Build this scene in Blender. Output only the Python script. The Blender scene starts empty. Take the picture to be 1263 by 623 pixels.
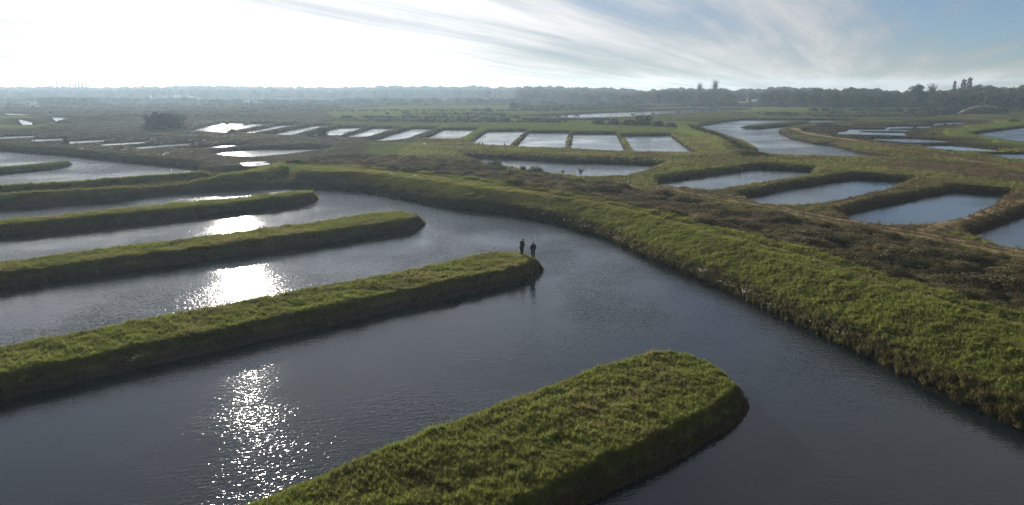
import bpy, bmesh, math, random
import numpy as np
from mathutils import Vector, Matrix

random.seed(7)
RNG = np.random.default_rng(11)
scene = bpy.context.scene
col = scene.collection

# ------------------------------------------------------------------ camera
IMG_W, IMG_H, FOC = 1263.0, 623.0, 902.0
CAM_Z = 17.8
PITCH = math.atan((IMG_H / 2 - 108.0) / FOC)
cam_data = bpy.data.cameras.new('camera')
cam_data.sensor_width = 36.0
cam_data.lens = 36.0 * FOC / IMG_W
cam_data.clip_start = 0.5
cam_data.clip_end = 6000.0
cam = bpy.data.objects.new('camera', cam_data)
cam.location = (0, 0, CAM_Z)
cam.rotation_euler = (math.pi / 2 - PITCH, 0, 0)
col.objects.link(cam)
scene.camera = cam

# ------------------------------------------------------------------ light
SUN_AZ = math.radians(-20.9)          # to the left of the view axis
SUN_EL = math.radians(11.5)
sun_data = bpy.data.lights.new('sun', 'SUN')
sun_data.energy = 5.0
sun_data.angle = math.radians(0.5)
sun_data.color = (1.0, 0.93, 0.82)
sun = bpy.data.objects.new('sun', sun_data)
sdir = Vector((math.sin(SUN_AZ) * math.cos(SUN_EL), math.cos(SUN_AZ) * math.cos(SUN_EL), math.sin(SUN_EL)))
sun.rotation_euler = sdir.to_track_quat('Z', 'Y').to_euler()
sun.location = sdir * 300
col.objects.link(sun)

world = bpy.data.worlds.new('World')
scene.world = world
world.use_nodes = True
wt = world.node_tree
wt.nodes.clear()


def node(tree, kind, **kw):
    n = tree.nodes.new(kind)
    for k, v in kw.items():
        setattr(n, k, v)
    return n


def math_node(tree, op, a=None, b=None, c=None, clamp=False):
    n = tree.nodes.new('ShaderNodeMath')
    n.operation = op
    n.use_clamp = clamp
    for i, v in enumerate((a, b, c)):
        if v is None:
            continue
        if isinstance(v, (int, float)):
            n.inputs[i].default_value = v
        else:
            tree.links.new(v, n.inputs[i])
    return n.outputs[0]


def mix_rgb(tree, fac, a, b, blend='MIX'):
    n = tree.nodes.new('ShaderNodeMix')
    n.data_type = 'RGBA'
    n.blend_type = blend
    for sock, v in ((n.inputs[0], fac), (n.inputs[6], a), (n.inputs[7], b)):
        if isinstance(v, (int, float)):
            sock.default_value = v
        elif isinstance(v, tuple):
            sock.default_value = (*v[:3], 1.0)
        else:
            tree.links.new(v, sock)
    return n.outputs[2]


def ramp(tree, fac, lo, hi):
    n = tree.nodes.new('ShaderNodeMapRange')
    n.interpolation_type = 'SMOOTHSTEP'
    n.inputs[1].default_value = lo
    n.inputs[2].default_value = hi
    tree.links.new(fac, n.inputs[0])
    return n.outputs[0]


def noise_tex(tree, vec, scale, detail=4.0, rough=0.55, dist=0.0):
    n = tree.nodes.new('ShaderNodeTexNoise')
    n.inputs['Scale'].default_value = scale
    n.inputs['Detail'].default_value = detail
    n.inputs['Roughness'].default_value = rough
    n.inputs['Distortion'].default_value = dist
    if vec is not None:
        tree.links.new(vec, n.inputs['Vector'])
    return n.outputs['Fac']


SKY_STRENGTH = 0.05
sky = node(wt, 'ShaderNodeTexSky', sky_type='NISHITA')
sky.sun_disc = False
sky.sun_elevation = SUN_EL
sky.sun_rotation = SUN_AZ
sky.air_density = 0.65
sky.dust_density = 0.15
sky.ozone_density = 3.0
bg = node(wt, 'ShaderNodeBackground')
bg.inputs['Strength'].default_value = SKY_STRENGTH
wout = node(wt, 'ShaderNodeOutputWorld')
tc = node(wt, 'ShaderNodeTexCoord')
sep = node(wt, 'ShaderNodeSeparateXYZ')
wt.links.new(tc.outputs['Generated'], sep.inputs[0])
zc = math_node(wt, 'ADD', math_node(wt, 'MAXIMUM', sep.outputs[2], 0.0), 0.035)
cx = math_node(wt, 'DIVIDE', sep.outputs[0], zc)
cy = math_node(wt, 'DIVIDE', sep.outputs[1], zc)
comb = node(wt, 'ShaderNodeCombineXYZ')
wt.links.new(cx, comb.inputs[0])
wt.links.new(cy, comb.inputs[1])


def cloud_coords(rot, sx, sy, off):
    m = node(wt, 'ShaderNodeMapping')
    m.vector_type = 'TEXTURE'
    m.inputs['Rotation'].default_value = (0, 0, rot)
    m.inputs['Scale'].default_value = (1 / sx, 1 / sy, 1)
    m.inputs['Location'].default_value = (off, off * 1.7, 0)
    wt.links.new(comb.outputs[0], m.inputs['Vector'])
    return m.outputs[0]


streak = noise_tex(wt, cloud_coords(math.radians(-26), 0.62, 0.05, 3.1), 1.0, 8.0, 0.62, 0.35)
wisp = noise_tex(wt, cloud_coords(math.radians(-24), 1.6, 0.16, 5.3), 1.0, 6.0, 0.6, 1.0)
veil = noise_tex(wt, cloud_coords(math.radians(-8), 0.14, 0.035, 1.3), 1.0, 3.0, 0.5, 0.2)
cl = math_node(wt, 'ADD', math_node(wt, 'MULTIPLY', streak, 0.55), math_node(wt, 'MULTIPLY', veil, 0.50))
cl = math_node(wt, 'ADD', cl, math_node(wt, 'MULTIPLY', wisp, 0.14))
# thin cirrus: blue shows between the streaks overhead, towards the horizon the layers close into an even veil
low = math_node(wt, 'SUBTRACT', 1.0, ramp(wt, sep.outputs[2], 0.0, 0.06))
thick = ramp(wt, cl, 0.44, 0.69)
cloud = math_node(wt, 'MAXIMUM', math_node(wt, 'ADD', math_node(wt, 'MULTIPLY', thick, 0.70), 0.24), math_node(wt, 'MULTIPLY', low, 0.62))
bwn = node(wt, 'ShaderNodeRGBToBW')
wt.links.new(sky.outputs[0], bwn.inputs[0])
L_ = bwn.outputs[0]
# sunlit ice sheet: scatters mostly forward, so it brightens all round the sun
sdot = node(wt, 'ShaderNodeVectorMath', operation='DOT_PRODUCT')
wt.links.new(tc.outputs['Generated'], sdot.inputs[0])
sdot.inputs[1].default_value = tuple(sdir)
fwd = math_node(wt, 'POWER', math_node(wt, 'MAXIMUM', sdot.outputs['Value'], 0.0), 6.0)
aureole = math_node(wt, 'POWER', fwd, 4.0)
lum = math_node(wt, 'ADD', math_node(wt, 'ADD', math_node(wt, 'MULTIPLY', fwd, 4.5), 3.7), math_node(wt, 'MULTIPLY', aureole, 1.6))
lum = math_node(wt, 'MULTIPLY', lum, math_node(wt, 'ADD', math_node(wt, 'MULTIPLY', thick, 0.66), 0.46))
clear = mix_rgb(wt, 1.0, sky.outputs[0], math_node(wt, 'DIVIDE', 1.45, math_node(wt, 'ADD', math_node(wt, 'MULTIPLY', L_, 0.22), 1.0)), 'MULTIPLY')
cloud_col = mix_rgb(wt, 1.0, lum, (1.0, 0.99, 0.975), 'MULTIPLY')
sky_mix = mix_rgb(wt, cloud, clear, cloud_col)
wt.links.new(sky_mix, bg.inputs['Color'])
wt.links.new(bg.outputs[0], wout.inputs['Surface'])

scene.view_settings.view_transform = 'Standard'
scene.view_settings.look = 'None'
scene.view_settings.gamma = 1.0
scene.view_settings.use_curve_mapping = False
scene.view_settings.exposure = 1.4
scene.cycles.use_denoising = True
scene.cycles.denoising_prefilter = 'NONE'
scene.cycles.use_adaptive_sampling = False
scene.cycles.max_bounces = 5
scene.cycles.diffuse_bounces = 2
scene.cycles.glossy_bounces = 3
scene.cycles.transmission_bounces = 3
scene.cycles.volume_bounces = 0
scene.cycles.transparent_max_bounces = 4
scene.cycles.sample_clamp_indirect = 6.0
scene.cycles.sample_clamp_direct = 26.0
scene.cycles.caustics_reflective = False
scene.cycles.caustics_refractive = False


# ------------------------------------------------------------------ photo pixel -> point at a known height
SP, CP = math.sin(PITCH), math.cos(PITCH)


def gp(u, v, z=0.0):
    a = (u - IMG_W / 2) / FOC
    b = (IMG_H / 2 - v) / FOC
    dz = -SP + b * CP
    dy = CP + b * SP
    t = (CAM_Z - z) / -dz
    return np.array((a * t, dy * t))


def far_pts(pts, z=0.0):
    return [gp(u, v, z) for u, v in pts]


def near_pts(pts, z=1.15, push=1.2):
    """the visible near rim of a pond is the crest of its near bank: the water starts a bank's width behind it"""
    out = []
    for q in pts:
        u, v = q[:2]
        p = gp(u, v, q[2] if len(q) > 2 else z)
        out.append(p * (1 + push / np.linalg.norm(p)))
    return out


def smooth_line(pts, n=6, closed=False):
    P = [np.asarray(p, float) for p in pts]
    m = len(P)
    out = []
    rng = range(m) if closed else range(m - 1)
    for i in rng:
        p0 = P[(i - 1) % m] if closed or i > 0 else 2 * P[0] - P[1]
        p1, p2 = P[i], P[(i + 1) % m]
        p3 = P[(i + 2) % m] if closed or i + 2 < m else 2 * P[-1] - P[-2]
        t0 = 0.0                              # centripetal: no overshoot where points crowd
        t1 = t0 + max(np.linalg.norm(p1 - p0), 1e-6) ** 0.5
        t2 = t1 + max(np.linalg.norm(p2 - p1), 1e-6) ** 0.5
        t3 = t2 + max(np.linalg.norm(p3 - p2), 1e-6) ** 0.5
        for k in range(n):
            t = t1 + (t2 - t1) * k / n
            a1 = p0 * (t1 - t) / (t1 - t0) + p1 * (t - t0) / (t1 - t0)
            a2 = p1 * (t2 - t) / (t2 - t1) + p2 * (t - t1) / (t2 - t1)
            a3 = p2 * (t3 - t) / (t3 - t2) + p3 * (t - t2) / (t3 - t2)
            b1 = a1 * (t2 - t) / (t2 - t0) + a2 * (t - t0) / (t2 - t0)
            b2 = a2 * (t3 - t) / (t3 - t1) + a3 * (t - t1) / (t3 - t1)
            out.append(b1 * (t2 - t) / (t2 - t1) + b2 * (t - t1) / (t2 - t1))
    if not closed:
        out.append(P[-1])
    return np.array(out)


# ------------------------------------------------------------------ numeric noise and distances
def _hash(ix, iy, s):
    h = (ix.astype(np.int64) * 374761393 + iy.astype(np.int64) * 668265263 + s * 974711) & 0x7FFFFFFF
    h = ((h ^ (h >> 13)) * 1274126177) & 0x7FFFFFFF
    return ((h ^ (h >> 16)) & 0xFFFF) / 65535.0


def vnoise(x, y, s=0):
    ix, iy = np.floor(x), np.floor(y)
    fx, fy = x - ix, y - iy
    fx = fx * fx * (3 - 2 * fx)
    fy = fy * fy * (3 - 2 * fy)
    a, b = _hash(ix, iy, s), _hash(ix + 1, iy, s)
    c, d = _hash(ix, iy + 1, s), _hash(ix + 1, iy + 1, s)
    return (a * (1 - fx) + b * fx) * (1 - fy) + (c * (1 - fx) + d * fx) * fy - 0.5


def fbm(x, y, s=0, octv=3):
    t, a = 0, 1.0
    for k in range(octv):
        t = t + a * vnoise(x * 2 ** k, y * 2 ** k, s + k * 17)
        a *= 0.5
    return t


def line_dist(px, py, poly, closed=False):
    poly = np.asarray(poly)
    m = len(poly)
    best = np.full(px.shape, 1e9)
    for i in range(m if closed else m - 1):
        a, b = poly[i], poly[(i + 1) % m]
        d = b - a
        L = max(d @ d, 1e-9)
        t = np.clip(((px - a[0]) * d[0] + (py - a[1]) * d[1]) / L, 0, 1)
        q = (px - a[0] - t * d[0]) ** 2 + (py - a[1] - t * d[1]) ** 2
        np.minimum(best, q, out=best)
    return np.sqrt(best)


def inside(px, py, poly):
    poly = np.asarray(poly)
    m = len(poly)
    res = np.zeros(px.shape, bool)
    for i in range(m):
        x0, y0 = poly[i]
        x1, y1 = poly[(i + 1) % m]
        if y0 == y1:
            continue
        c = (y0 > py) != (y1 > py)
        res ^= c & (px < (x1 - x0) * (py - y0) / (y1 - y0) + x0)
    return res


def sdist(px, py, poly, reach=14.0):
    """signed distance, negative inside; +reach where farther away"""
    poly = np.asarray(poly)
    lo, hi = poly.min(0) - reach, poly.max(0) + reach
    out = np.full(px.shape, reach)
    sel = (px > lo[0]) & (px < hi[0]) & (py > lo[1]) & (py < hi[1])
    if sel.any():
        x, y = px[sel], py[sel]
        d = line_dist(x, y, poly, True)
        d = np.where(inside(x, y, poly), -d, d)
        out[sel] = np.minimum(d, reach)
    return out


def sstep(x, a, b):
    t = np.clip((x - a) / (b - a), 0, 1)
    return t * t * (3 - 2 * t)


# ------------------------------------------------------------------ the plan of the marsh
def P2(x, y):
    return np.array((x, y), float)


# curved dyke: its foot in the water and the far rim of its grass top
dyke_foot = far_pts([(0, 257), (60, 253), (135, 248), (202, 240), (303, 234), (354, 232), (400, 233), (440, 236), (500, 246), (560, 257), (620, 264),
                     (680, 275), (740, 292), (800, 318), (830, 331), (870, 348), (900, 361), (950, 385), (1000, 408), (1050, 432), (1120, 466),
                     (1200, 505), (1263, 534)])
dyke_foot = smooth_line(dyke_foot, 4)
e = dyke_foot[-1] - dyke_foot[-8]
e = e / np.linalg.norm(e)
w0 = dyke_foot[0] - dyke_foot[4]
w0 = w0 / np.linalg.norm(w0)
basin = np.vstack([[dyke_foot[0] + w0 * 160], dyke_foot, [dyke_foot[-1] + e * 22, dyke_foot[-1] + e * 90 + P2(10, -20)], [P2(60, -110), P2(-260, -110)]])

DYKE_H = 2.6
dyke_rim = far_pts([(349, 200.5), (403, 203), (505, 212), (560, 218), (620, 226.5), (740, 247), (783, 256), (897, 285), (1011, 315.5), (1140, 356.5), (1263, 392)], DYKE_H)
dyke_rim = smooth_line(dyke_rim, 4)
e2 = dyke_rim[-1] - dyke_rim[-4]
dyke_rim = np.vstack([dyke_rim, [dyke_rim[-1] + e2 * 6]])
ul_crest = far_pts([(0, 238), (77, 234), (154, 229), (240, 222.5), (310, 213), (349, 204)], 2.3)
ul_crest = np.vstack([[ul_crest[0] + (ul_crest[0] - ul_crest[1]) * 4], ul_crest])
ul_back = far_pts([(0, 229), (77, 224.5), (154, 218.5), (240, 212.5)], 1.9)
ul_back = np.vstack([[ul_back[0] + (ul_back[0] - ul_back[1]) * 3], ul_back])


def finger(foot, rim, z=1.15, ext=90, push=0.9):
    """tongue of land: its camera-side waterline and the far rim of its top; both run on out of the frame to the left"""
    f = far_pts(foot)
    r = near_pts(rim, z, push)
    df = f[0] - f[1]
    dr = r[0] - r[1]
    f = [f[0] + df / np.linalg.norm(df) * ext] + f
    r = [r[0] + dr / np.linalg.norm(dr) * ext] + r
    return smooth_line(f + r[::-1], 4)


fingers = [
    finger([(620, 680), (720, 623), (823, 570), (880, 540), (908, 522), (925, 500)],
           [(200, 668), (316, 619), (495, 544), (660, 480), (758, 444.5), (816, 433.5), (868, 443), (904, 462), (920, 478)], ext=25),
    finger([(0, 493), (192, 450), (400, 403), (508, 377.6), (611, 354.5), (650, 345.5), (669, 333)],
           [(0, 429), (192, 392), (353, 361.6), (508, 332.6), (575, 317.5), (601, 312.3), (637, 312), (660, 317)]),
    finger([(0, 355), (202, 328), (400, 300), (467, 289), (510, 282.6), (523.5, 275)],
           [(0, 324.5), (202, 299), (400, 273), (467, 263.2), (500, 262.6), (518, 266)]),
    finger([(0, 291), (202, 270.5), (337, 255.4), (380, 249.5), (393, 246)],
           [(0, 273), (168, 257), (337, 240.3), (371, 238.3, 0.9), (391, 241.5, 0.5)]),
]
finger_ul = finger([(0, 214), (48, 210), (77, 207), (89, 203.5)], [(0, 206), (48, 201.7), (77, 200, 0.7), (88, 201, 0.4)], z=0.9, push=0.8, ext=60)

ul_pond = far_pts([(-300, 165), (-120, 178), (0, 186.5), (77, 192.6), (154, 201), (215, 206.5), (242, 209.5)]) + near_pts([(241, 212), (154, 218), (77, 223.7), (0, 228), (-200, 240), (-420, 252)], 1.9, 1.6)
ponds = []          # (name, label, polygon, land tongue or None, bank height, bank run, further slope, ripple)


def add_pond(label, far, near, hb=1.1, run=1.3, zn=1.1, name='pond', ripple=0.5, tongue=None, slope=0.2, level=None):
    poly = np.array(far_pts(far) + near_pts(near, zn, run * 0.9))
    ponds.append(dict(name=name, label=label, poly=poly, tongue=tongue, hb=hb, run=run, slope=slope, ripple=ripple))


ponds.append(dict(name='basin_water', label='wide rippled basin around the grass tongues in the foreground', poly=basin, tongue=fingers, hb=1.25, run=1.15, slope=0.30, ripple=0.78))
ponds.append(dict(name='pond', label='rippled pond at left beyond the double embankment', poly=np.array(ul_pond), tongue=[finger_ul], hb=1.5, run=1.6, slope=0.2, ripple=1.0))
# the row of rectangular ponds
rows = [
    ([(603.7, 162), (648.6, 161.4)], [(625.5, 180), (596, 178.6), (580.5, 173.5)]),
    ([(653.7, 163.7), (701.8, 163.7)], [(695.3, 183), (634, 181)]),
    ([(708, 165), (759, 165)], [(772.6, 186.8), (703, 183.7)]),
    ([(768, 167.8), (824.5, 167)], [(861.7, 189), (784.7, 187)]),
    ([(549.6, 159.8), (589, 159.8)], [(563, 171.8), (519.7, 171)]),
    ([(511, 158.7), (539, 158.7)], [(495.6, 171.8), (472.5, 174), (450, 172.8)]),
    ([(463, 158), (494.6, 158)], [(449, 169), (412, 170)]),
    ([(422, 157), (455, 157)], [(415, 167), (366, 168)]),
    ([(390, 154.9), (409, 154.9)], [(356, 166.6), (321, 164.9)]),
    ([(350, 153.5), (375, 154)], [(310, 164.3), (290.6, 162.8)]),
    ([(312, 152.4), (341.6, 152.8)], [(288, 160.8), (272, 159.5)]),
    ([(275, 152), (304, 152.4)], [(276, 163.7), (246, 161.8), (223, 160.8)]),
]
row_labels = ['pond in the row with a stepped left corner, beside the grass divider',
              'square pond second from the grass divider in the row',
              'square pond in the row with sandy dividers on both sides',
              'square pond at the right end of the row',
              'slanted pond just left of the broad grass divider',
              'slanted pond second to the left of the broad grass divider',
              'slanted pond behind the twiggy shrub', 'slanted pond behind the dark round shrub',
              'bright slanted pond in the glare, third from the left end', 'bright slanted pond in the glare, second from the left end',
              'bright narrow pond in the glare beside the widest one', 'widest bright pond at the left end of the row']
for (f_, n_), lb in zip(rows, row_labels):
    add_pond(lb, f_, n_, hb=1.0, run=1.2, zn=0.95, ripple=0.35)
add_pond('long pond beyond the scrub, below the row of square ponds', [(573.5, 195), (637, 197), (714, 201), (772, 202.6), (800, 203.6), (815, 205)],
         [(787, 211), (762, 216.3), (724, 217), (676, 212), (637, 205.8), (598, 199)], hb=1.0, run=1.4, ripple=0.45)
add_pond('thin crescent pond in the glare left of centre', [(219, 185.6), (277, 179.3), (319.5, 179.3)], [(290, 182.6), (263.6, 185.6)], hb=0.6, run=1.0, zn=0.15, ripple=0.3)
add_pond('leaf-shaped bright pond beyond the bend of the dyke', [(264.5, 189), (281, 186.6), (335, 183.8), (385, 182.8), (408, 184.3)],
         [(385, 187.4), (348, 191.7), (312, 195), (292, 194), (268, 191.5)], hb=0.9, run=1.2, zn=0.6, ripple=0.35)
add_pond('small puddle on the bend of the dyke', [(309, 212.6), (320, 211.6)], [(321, 213.2), (313, 214.3)], hb=2.4, run=0.8, zn=0.3, ripple=0.2)
ponds[-1]['level'] = 1.95
for lb, f_, n_ in [('thin strip of water at the left edge of the salt beds', [(-30, 169.6), (40, 167.4)], [(42, 169.6), (-30, 173)]),
                   ('second thin strip of water in the salt beds', [(38, 171.8), (83, 170.4)], [(84, 172.8), (40, 175)]),
                   ('third thin strip of water in the salt beds', [(85, 174.4), (127, 172.4)], [(129, 174.8), (87, 177.4)]),
                   ('fourth thin strip of water in the salt beds', [(126, 177.4), (179, 174.4)], [(180, 176.6), (128, 180.2)]),
                   ('fifth thin strip of water in the salt beds', [(168, 181.0), (230, 177.0)], [(231, 179), (170, 184)]),
                   ('curled pond in the green field at far left', [(23, 147.5), (30, 148.8), (40, 151.4)], [(38, 154.6), (30, 154.4), (25, 150)]),
                   ('triangular pond at far left beside the green field', [(63.7, 144.8), (82.7, 145.3)], [(76, 148.6), (71, 150.6)]),
                   ('sliver of water at the top of the green field at far left', [(8, 140), (38, 141.4)], [(38, 142.4), (8, 141.2)])]:
    add_pond(lb, f_, n_, hb=0.38, run=1.0, zn=0.3, ripple=0.3, slope=0.04)
add_pond('long far pond in the meadow where cattle stand', [(655, 144.6), (740, 140), (800, 137.6), (880, 134.3), (906, 134.6)],
         [(908, 136.4), (880, 137.8), (824, 140.3), (765, 144.4), (711, 146)], hb=0.3, run=1.5, zn=0.15, ripple=0.3, slope=0.02)
# winding channel on the right
spit = np.array(far_pts([(909, 157.5), (937, 158.6), (976, 155.4), (1002, 151.6), (1034, 150.6)]) + near_pts([(1034, 149.4), (976, 150.4), (940, 153), (916, 155.6)], 0.7, 1.0))
add_pond('broad rippled channel bending past a spit on the right', [(862, 156.5), (889, 151.7), (918, 148), (976, 148.4), (1034, 148.4), (1060, 149.2)],
         [(1036, 151.2), (1001, 152.6), (976, 156), (960, 160), (962, 164), (976, 170.5), (1003, 175.8), (1023, 177.5), (1055, 186.5), (1103, 194.4), (1108, 196.3),
          (1074, 195.8), (1023, 195.3), (975, 194), (929, 192.3), (936, 184), (922, 176), (889, 164), (866, 158)], hb=0.9, run=1.3, zn=0.45, name='channel_water', ripple=0.8, tongue=[spit])
for lb, f_, n_ in [('narrow pond with a line of clods along its near bank, right of the channel', [(1034, 162.6), (1044, 162), (1115, 164)], [(1117, 167.8), (1034, 165.8)]),
                   ('thin pond just beyond the clod-lined pond', [(1048, 159.3), (1119, 159.9)], [(1119, 162.2), (1045, 161.6)]),
                   ('thin pond in front of the gravel bank on the right', [(1095, 156.4), (1147, 155.3)], [(1146, 158.2), (1092, 158.8)]),
                   ('farthest thin pond beside the green tongue on the right', [(1153, 152.4), (1189, 151)], [(1189, 153.2), (1151, 154.8)]),
                   ('pond under the green tongue on the right', [(1076, 170.8), (1120, 171), (1168, 173.8)], [(1166, 175.6), (1120, 176.2), (1080, 173)]),
                   ('long grey pond right of the pale track', [(1136, 179.6), (1174, 179.4), (1228, 184.5)], [(1226, 187), (1182, 186.6), (1150, 183)]),
                   ('pond beside the pale track at the right edge', [(1212, 190.2), (1263, 189.8), (1300, 190)], [(1300, 199), (1263, 197.3), (1249, 196.6)]),
                   ('far thin strip of water under the wood on the right', [(1030, 143.4), (1126, 142.8)], [(1126, 144.7), (1030, 145.4)]),
                   ('faint strip of water beside the pale mound on the right', [(1142, 141.4), (1180, 139.4)], [(1180, 141), (1146, 142.8)])]:
    add_pond(lb, f_, n_, hb=0.36, run=1.0, zn=0.25, ripple=0.3, slope=0.03)
add_pond('blue channel at the right edge under the green tongue', [(1198, 166.4), (1230, 162), (1263, 157.6), (1330, 150)], [(1330, 184), (1263, 177), (1225, 171)], hb=0.9, run=1.3, zn=0.5, name='channel_water', ripple=0.7)
# the big slanted ponds on the right
add_pond('slanted pond on the right nearest the long scrub pond', [(813, 224.7), (856, 218.5), (939, 207.4), (1000, 211)],
         [(999, 214.7), (914, 227), (876, 233.6), (833, 230.5), (816, 228)], hb=1.15, run=1.5, ripple=0.3)
add_pond('slanted blue pond second in the right group', [(914, 245.5), (980, 232), (1056, 220), (1121.6, 224)],
         [(1088, 232.7), (1031.7, 245), (991, 251.8), (972, 252.8), (943, 251.5)], hb=1.15, run=1.5, ripple=0.3)
add_pond('slanted blue pond third in the right group', [(1039.6, 266.4), (1092, 253), (1178, 236), (1243, 240)],
         [(1218, 253), (1171, 271), (1133, 275.4), (1092, 276.5), (1058, 272.5)], hb=1.15, run=1.5, ripple=0.3)
add_pond('blue pond cut by the right edge of the picture', [(1197, 292), (1263, 267.5), (1340, 240)], [(1360, 270), (1263, 308), (1241, 305)], hb=1.15, run=1.5, ripple=0.3)

# low dykes, ridges and heaps: polyline, crest height, half width of the flat top, run of the slope
ridges = [
    (np.vstack([dyke_rim]) , DYKE_H, 0.0, 5.0),
    (ul_crest, 2.3, 1.2, 4.0),
    (ul_back, 1.9, 1.0, 3.0),
    (np.array(far_pts([(-60, 177), (0, 179), (77, 183), (154, 190), (240, 199), (290, 203), (330, 201), (380, 202)], 2.0)), 2.0, 1.5, 5.0),
    (np.array(far_pts([(849, 158), (868, 163), (890, 171), (908, 181), (922, 186)], 2.0)), 3.2, 0.8, 6.0),
    (np.array(far_pts([(70, 151), (90, 147), (118, 147.5)], 1.5)), 2.6, 3.0, 10.0),
    (np.array(far_pts([(400, 172), (470, 178), (560, 183), (650, 188), (750, 193), (860, 192)], 1.3)), 1.35, 2.0, 5.0),
    (np.array(far_pts([(1000, 152), (1060, 158), (1100, 155), (1160, 149)], 1.4)), 1.9, 1.0, 8.0),
]
for k, (ya, yb) in enumerate([(160.5, 163), (163.5, 159), (167, 164), (170.5, 166), (174.5, 170), (178.5, 172)]):
    ridges.append((np.array(far_pts([(-40, ya + 2), (60, ya), (150, (ya + yb) / 2 + 1.0), (250, yb + 6 if k else yb)], 0.9)), 1.35, 0.6, 3.5))
for ya, x0, x1 in [(150.6, 420, 700), (146.2, 420, 640), (141.8, 500, 880), (137.0, 300, 640), (133.5, 0, 420), (138.5, 60, 330), (143.5, 120, 330), (147.5, 225, 330),
                   (139.5, 900, 1150), (142.2, 940, 1180), (147.0, 1010, 1160), (136.4, 930, 1263), (131, 200, 640), (128.5, 640, 900)]:
    ridges.append((np.array(far_pts([(x0, ya + 0.6), ((x0 + x1) / 2, ya), (x1, ya - 0.5)], 1.0)), 1.75, 0.8, 5.0))

paths = [(np.array(far_pts([(760, 226), (837, 236), (895, 247), (953, 256), (980, 264), (1047, 276), (1137, 292), (1263, 317)], 1.1)), 0.30, 0.9),
         (np.array(far_pts([(800, 229), (837, 233.6), (895, 244), (953, 252.6), (980, 260.5), (1047, 272.3), (1137, 287.5), (1263, 312)], 1.1)), 0.30, 0.7),
         (np.array(far_pts([(979, 158.6), (990, 163), (1003, 166.4), (1076, 177), (1128, 187.3), (1191, 197), (1263, 208), (1330, 219)], 1.0)), 1.3, 1.0),
         (np.array(far_pts([(880, 163.5), (900, 170), (918, 177)], 2.2)), 1.0, 0.8),
         (np.array(far_pts([(1005, 246), (1040, 236), (1090, 226), (1130, 219.5)], 1.1)), 0.35, 0.7),
         (np.array(far_pts([(1140, 284), (1190, 268), (1240, 254), (1263, 247)], 1.1)), 0.5, 0.8),
         (np.array(far_pts([(1030, 252), (1080, 240), (1130, 229), (1170, 222)], 1.1)), 0.3, 0.5),
         (np.array(far_pts([(402, 184), (440, 180), (480, 178.5), (560, 180)], 1.2)), 0.5, 0.4)]

# ground cover patches: polygon, height, green, dry
covers = [
    (far_pts([(400, 150), (560, 146), (860, 150), (870, 160), (830, 166), (600, 160), (430, 156)], 1), 0.8, 0.1),
    (far_pts([(588, 160), (603, 161), (580, 173), (563, 173)], 1), 0.95, 0.1),
    (far_pts([(824, 166), (850, 160), (900, 178), (905, 190), (860, 190)], 1), 0.75, 0.3),
    (far_pts([(1118, 170), (1119, 160), (1190, 150), (1340, 146), (1340, 158), (1200, 167), (1263, 178), (1330, 190), (1263, 189), (1168, 180)], 1), 0.95, 0.05),
    (far_pts([(0, 143), (60, 143), (74, 152), (40, 158), (-40, 160), (-40, 143)], 1), 0.9, 0.1),
    (far_pts([(900, 131), (1160, 133), (1150, 138), (940, 140), (905, 138)], 1), 0.8, 0.15),
    (far_pts([(490, 130), (640, 130), (700, 140), (640, 147), (420, 148), (400, 138)], 1), 0.62, 0.25),
    (far_pts([(815, 222), (900, 206), (1000, 197), (1120, 205), (1263, 225), (1263, 240), (1130, 218), (940, 203), (850, 217)], 1), 0.62, 0.2),
    (far_pts([(455, 176), (540, 176), (560, 190), (470, 195), (450, 188)], 1), 0.65, 0.2),
    (far_pts([(760, 228), (815, 215), (818, 228), (836, 234), (800, 232)], 1), 0.7, 0.2),
    (far_pts([(1090, 197), (1200, 203), (1263, 215), (1263, 225), (1110, 209)], 1), 0.15, 0.5),
    (far_pts([(890, 240), (1000, 222), (1060, 213), (1130, 219), (1100, 232), (1040, 244), (990, 253)], 1), 0.3, 0.45),
    (far_pts([(1000, 262), (1090, 243), (1180, 226), (1263, 235), (1263, 266), (1200, 290), (1100, 282)], 1), 0.25, 0.5),
]

DYKE_POLY = np.vstack([dyke_foot[21:], [dyke_foot[-1] + e * 25], dyke_rim[::-1] * (1 + 2.5 / np.linalg.norm(dyke_rim[::-1], axis=1))[:, None]])
UL_POLY = np.vstack([[dyke_foot[0] + w0 * 100], dyke_foot[:22], [dyke_rim[0] * 1.03], near_pts([(240, 212), (154, 217.7), (77, 223.4), (0, 228)], 1.9, 0.5), [near_pts([(0, 228)], 1.9, 1)[0] + P2(-90, 2)]])
SCRUB = np.vstack([dyke_rim[:-1] * (1 + 1.2 / np.linalg.norm(dyke_rim[:-1], axis=1))[:, None],
                   far_pts([(1263, 324), (1137, 299), (1040, 281), (960, 268), (895, 256), (830, 243), (760, 230), (660, 216), (610, 207.5), (560, 200), (450, 191), (390, 196)], 1.0)])


def land_dist(x, y, p, wob):
    d = sdist(x, y, p['poly'], 14.0)
    if p['tongue']:
        for t in p['tongue']:
            d = np.maximum(d, -sdist(x, y, t, 14.0))
    return d + wob


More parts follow.
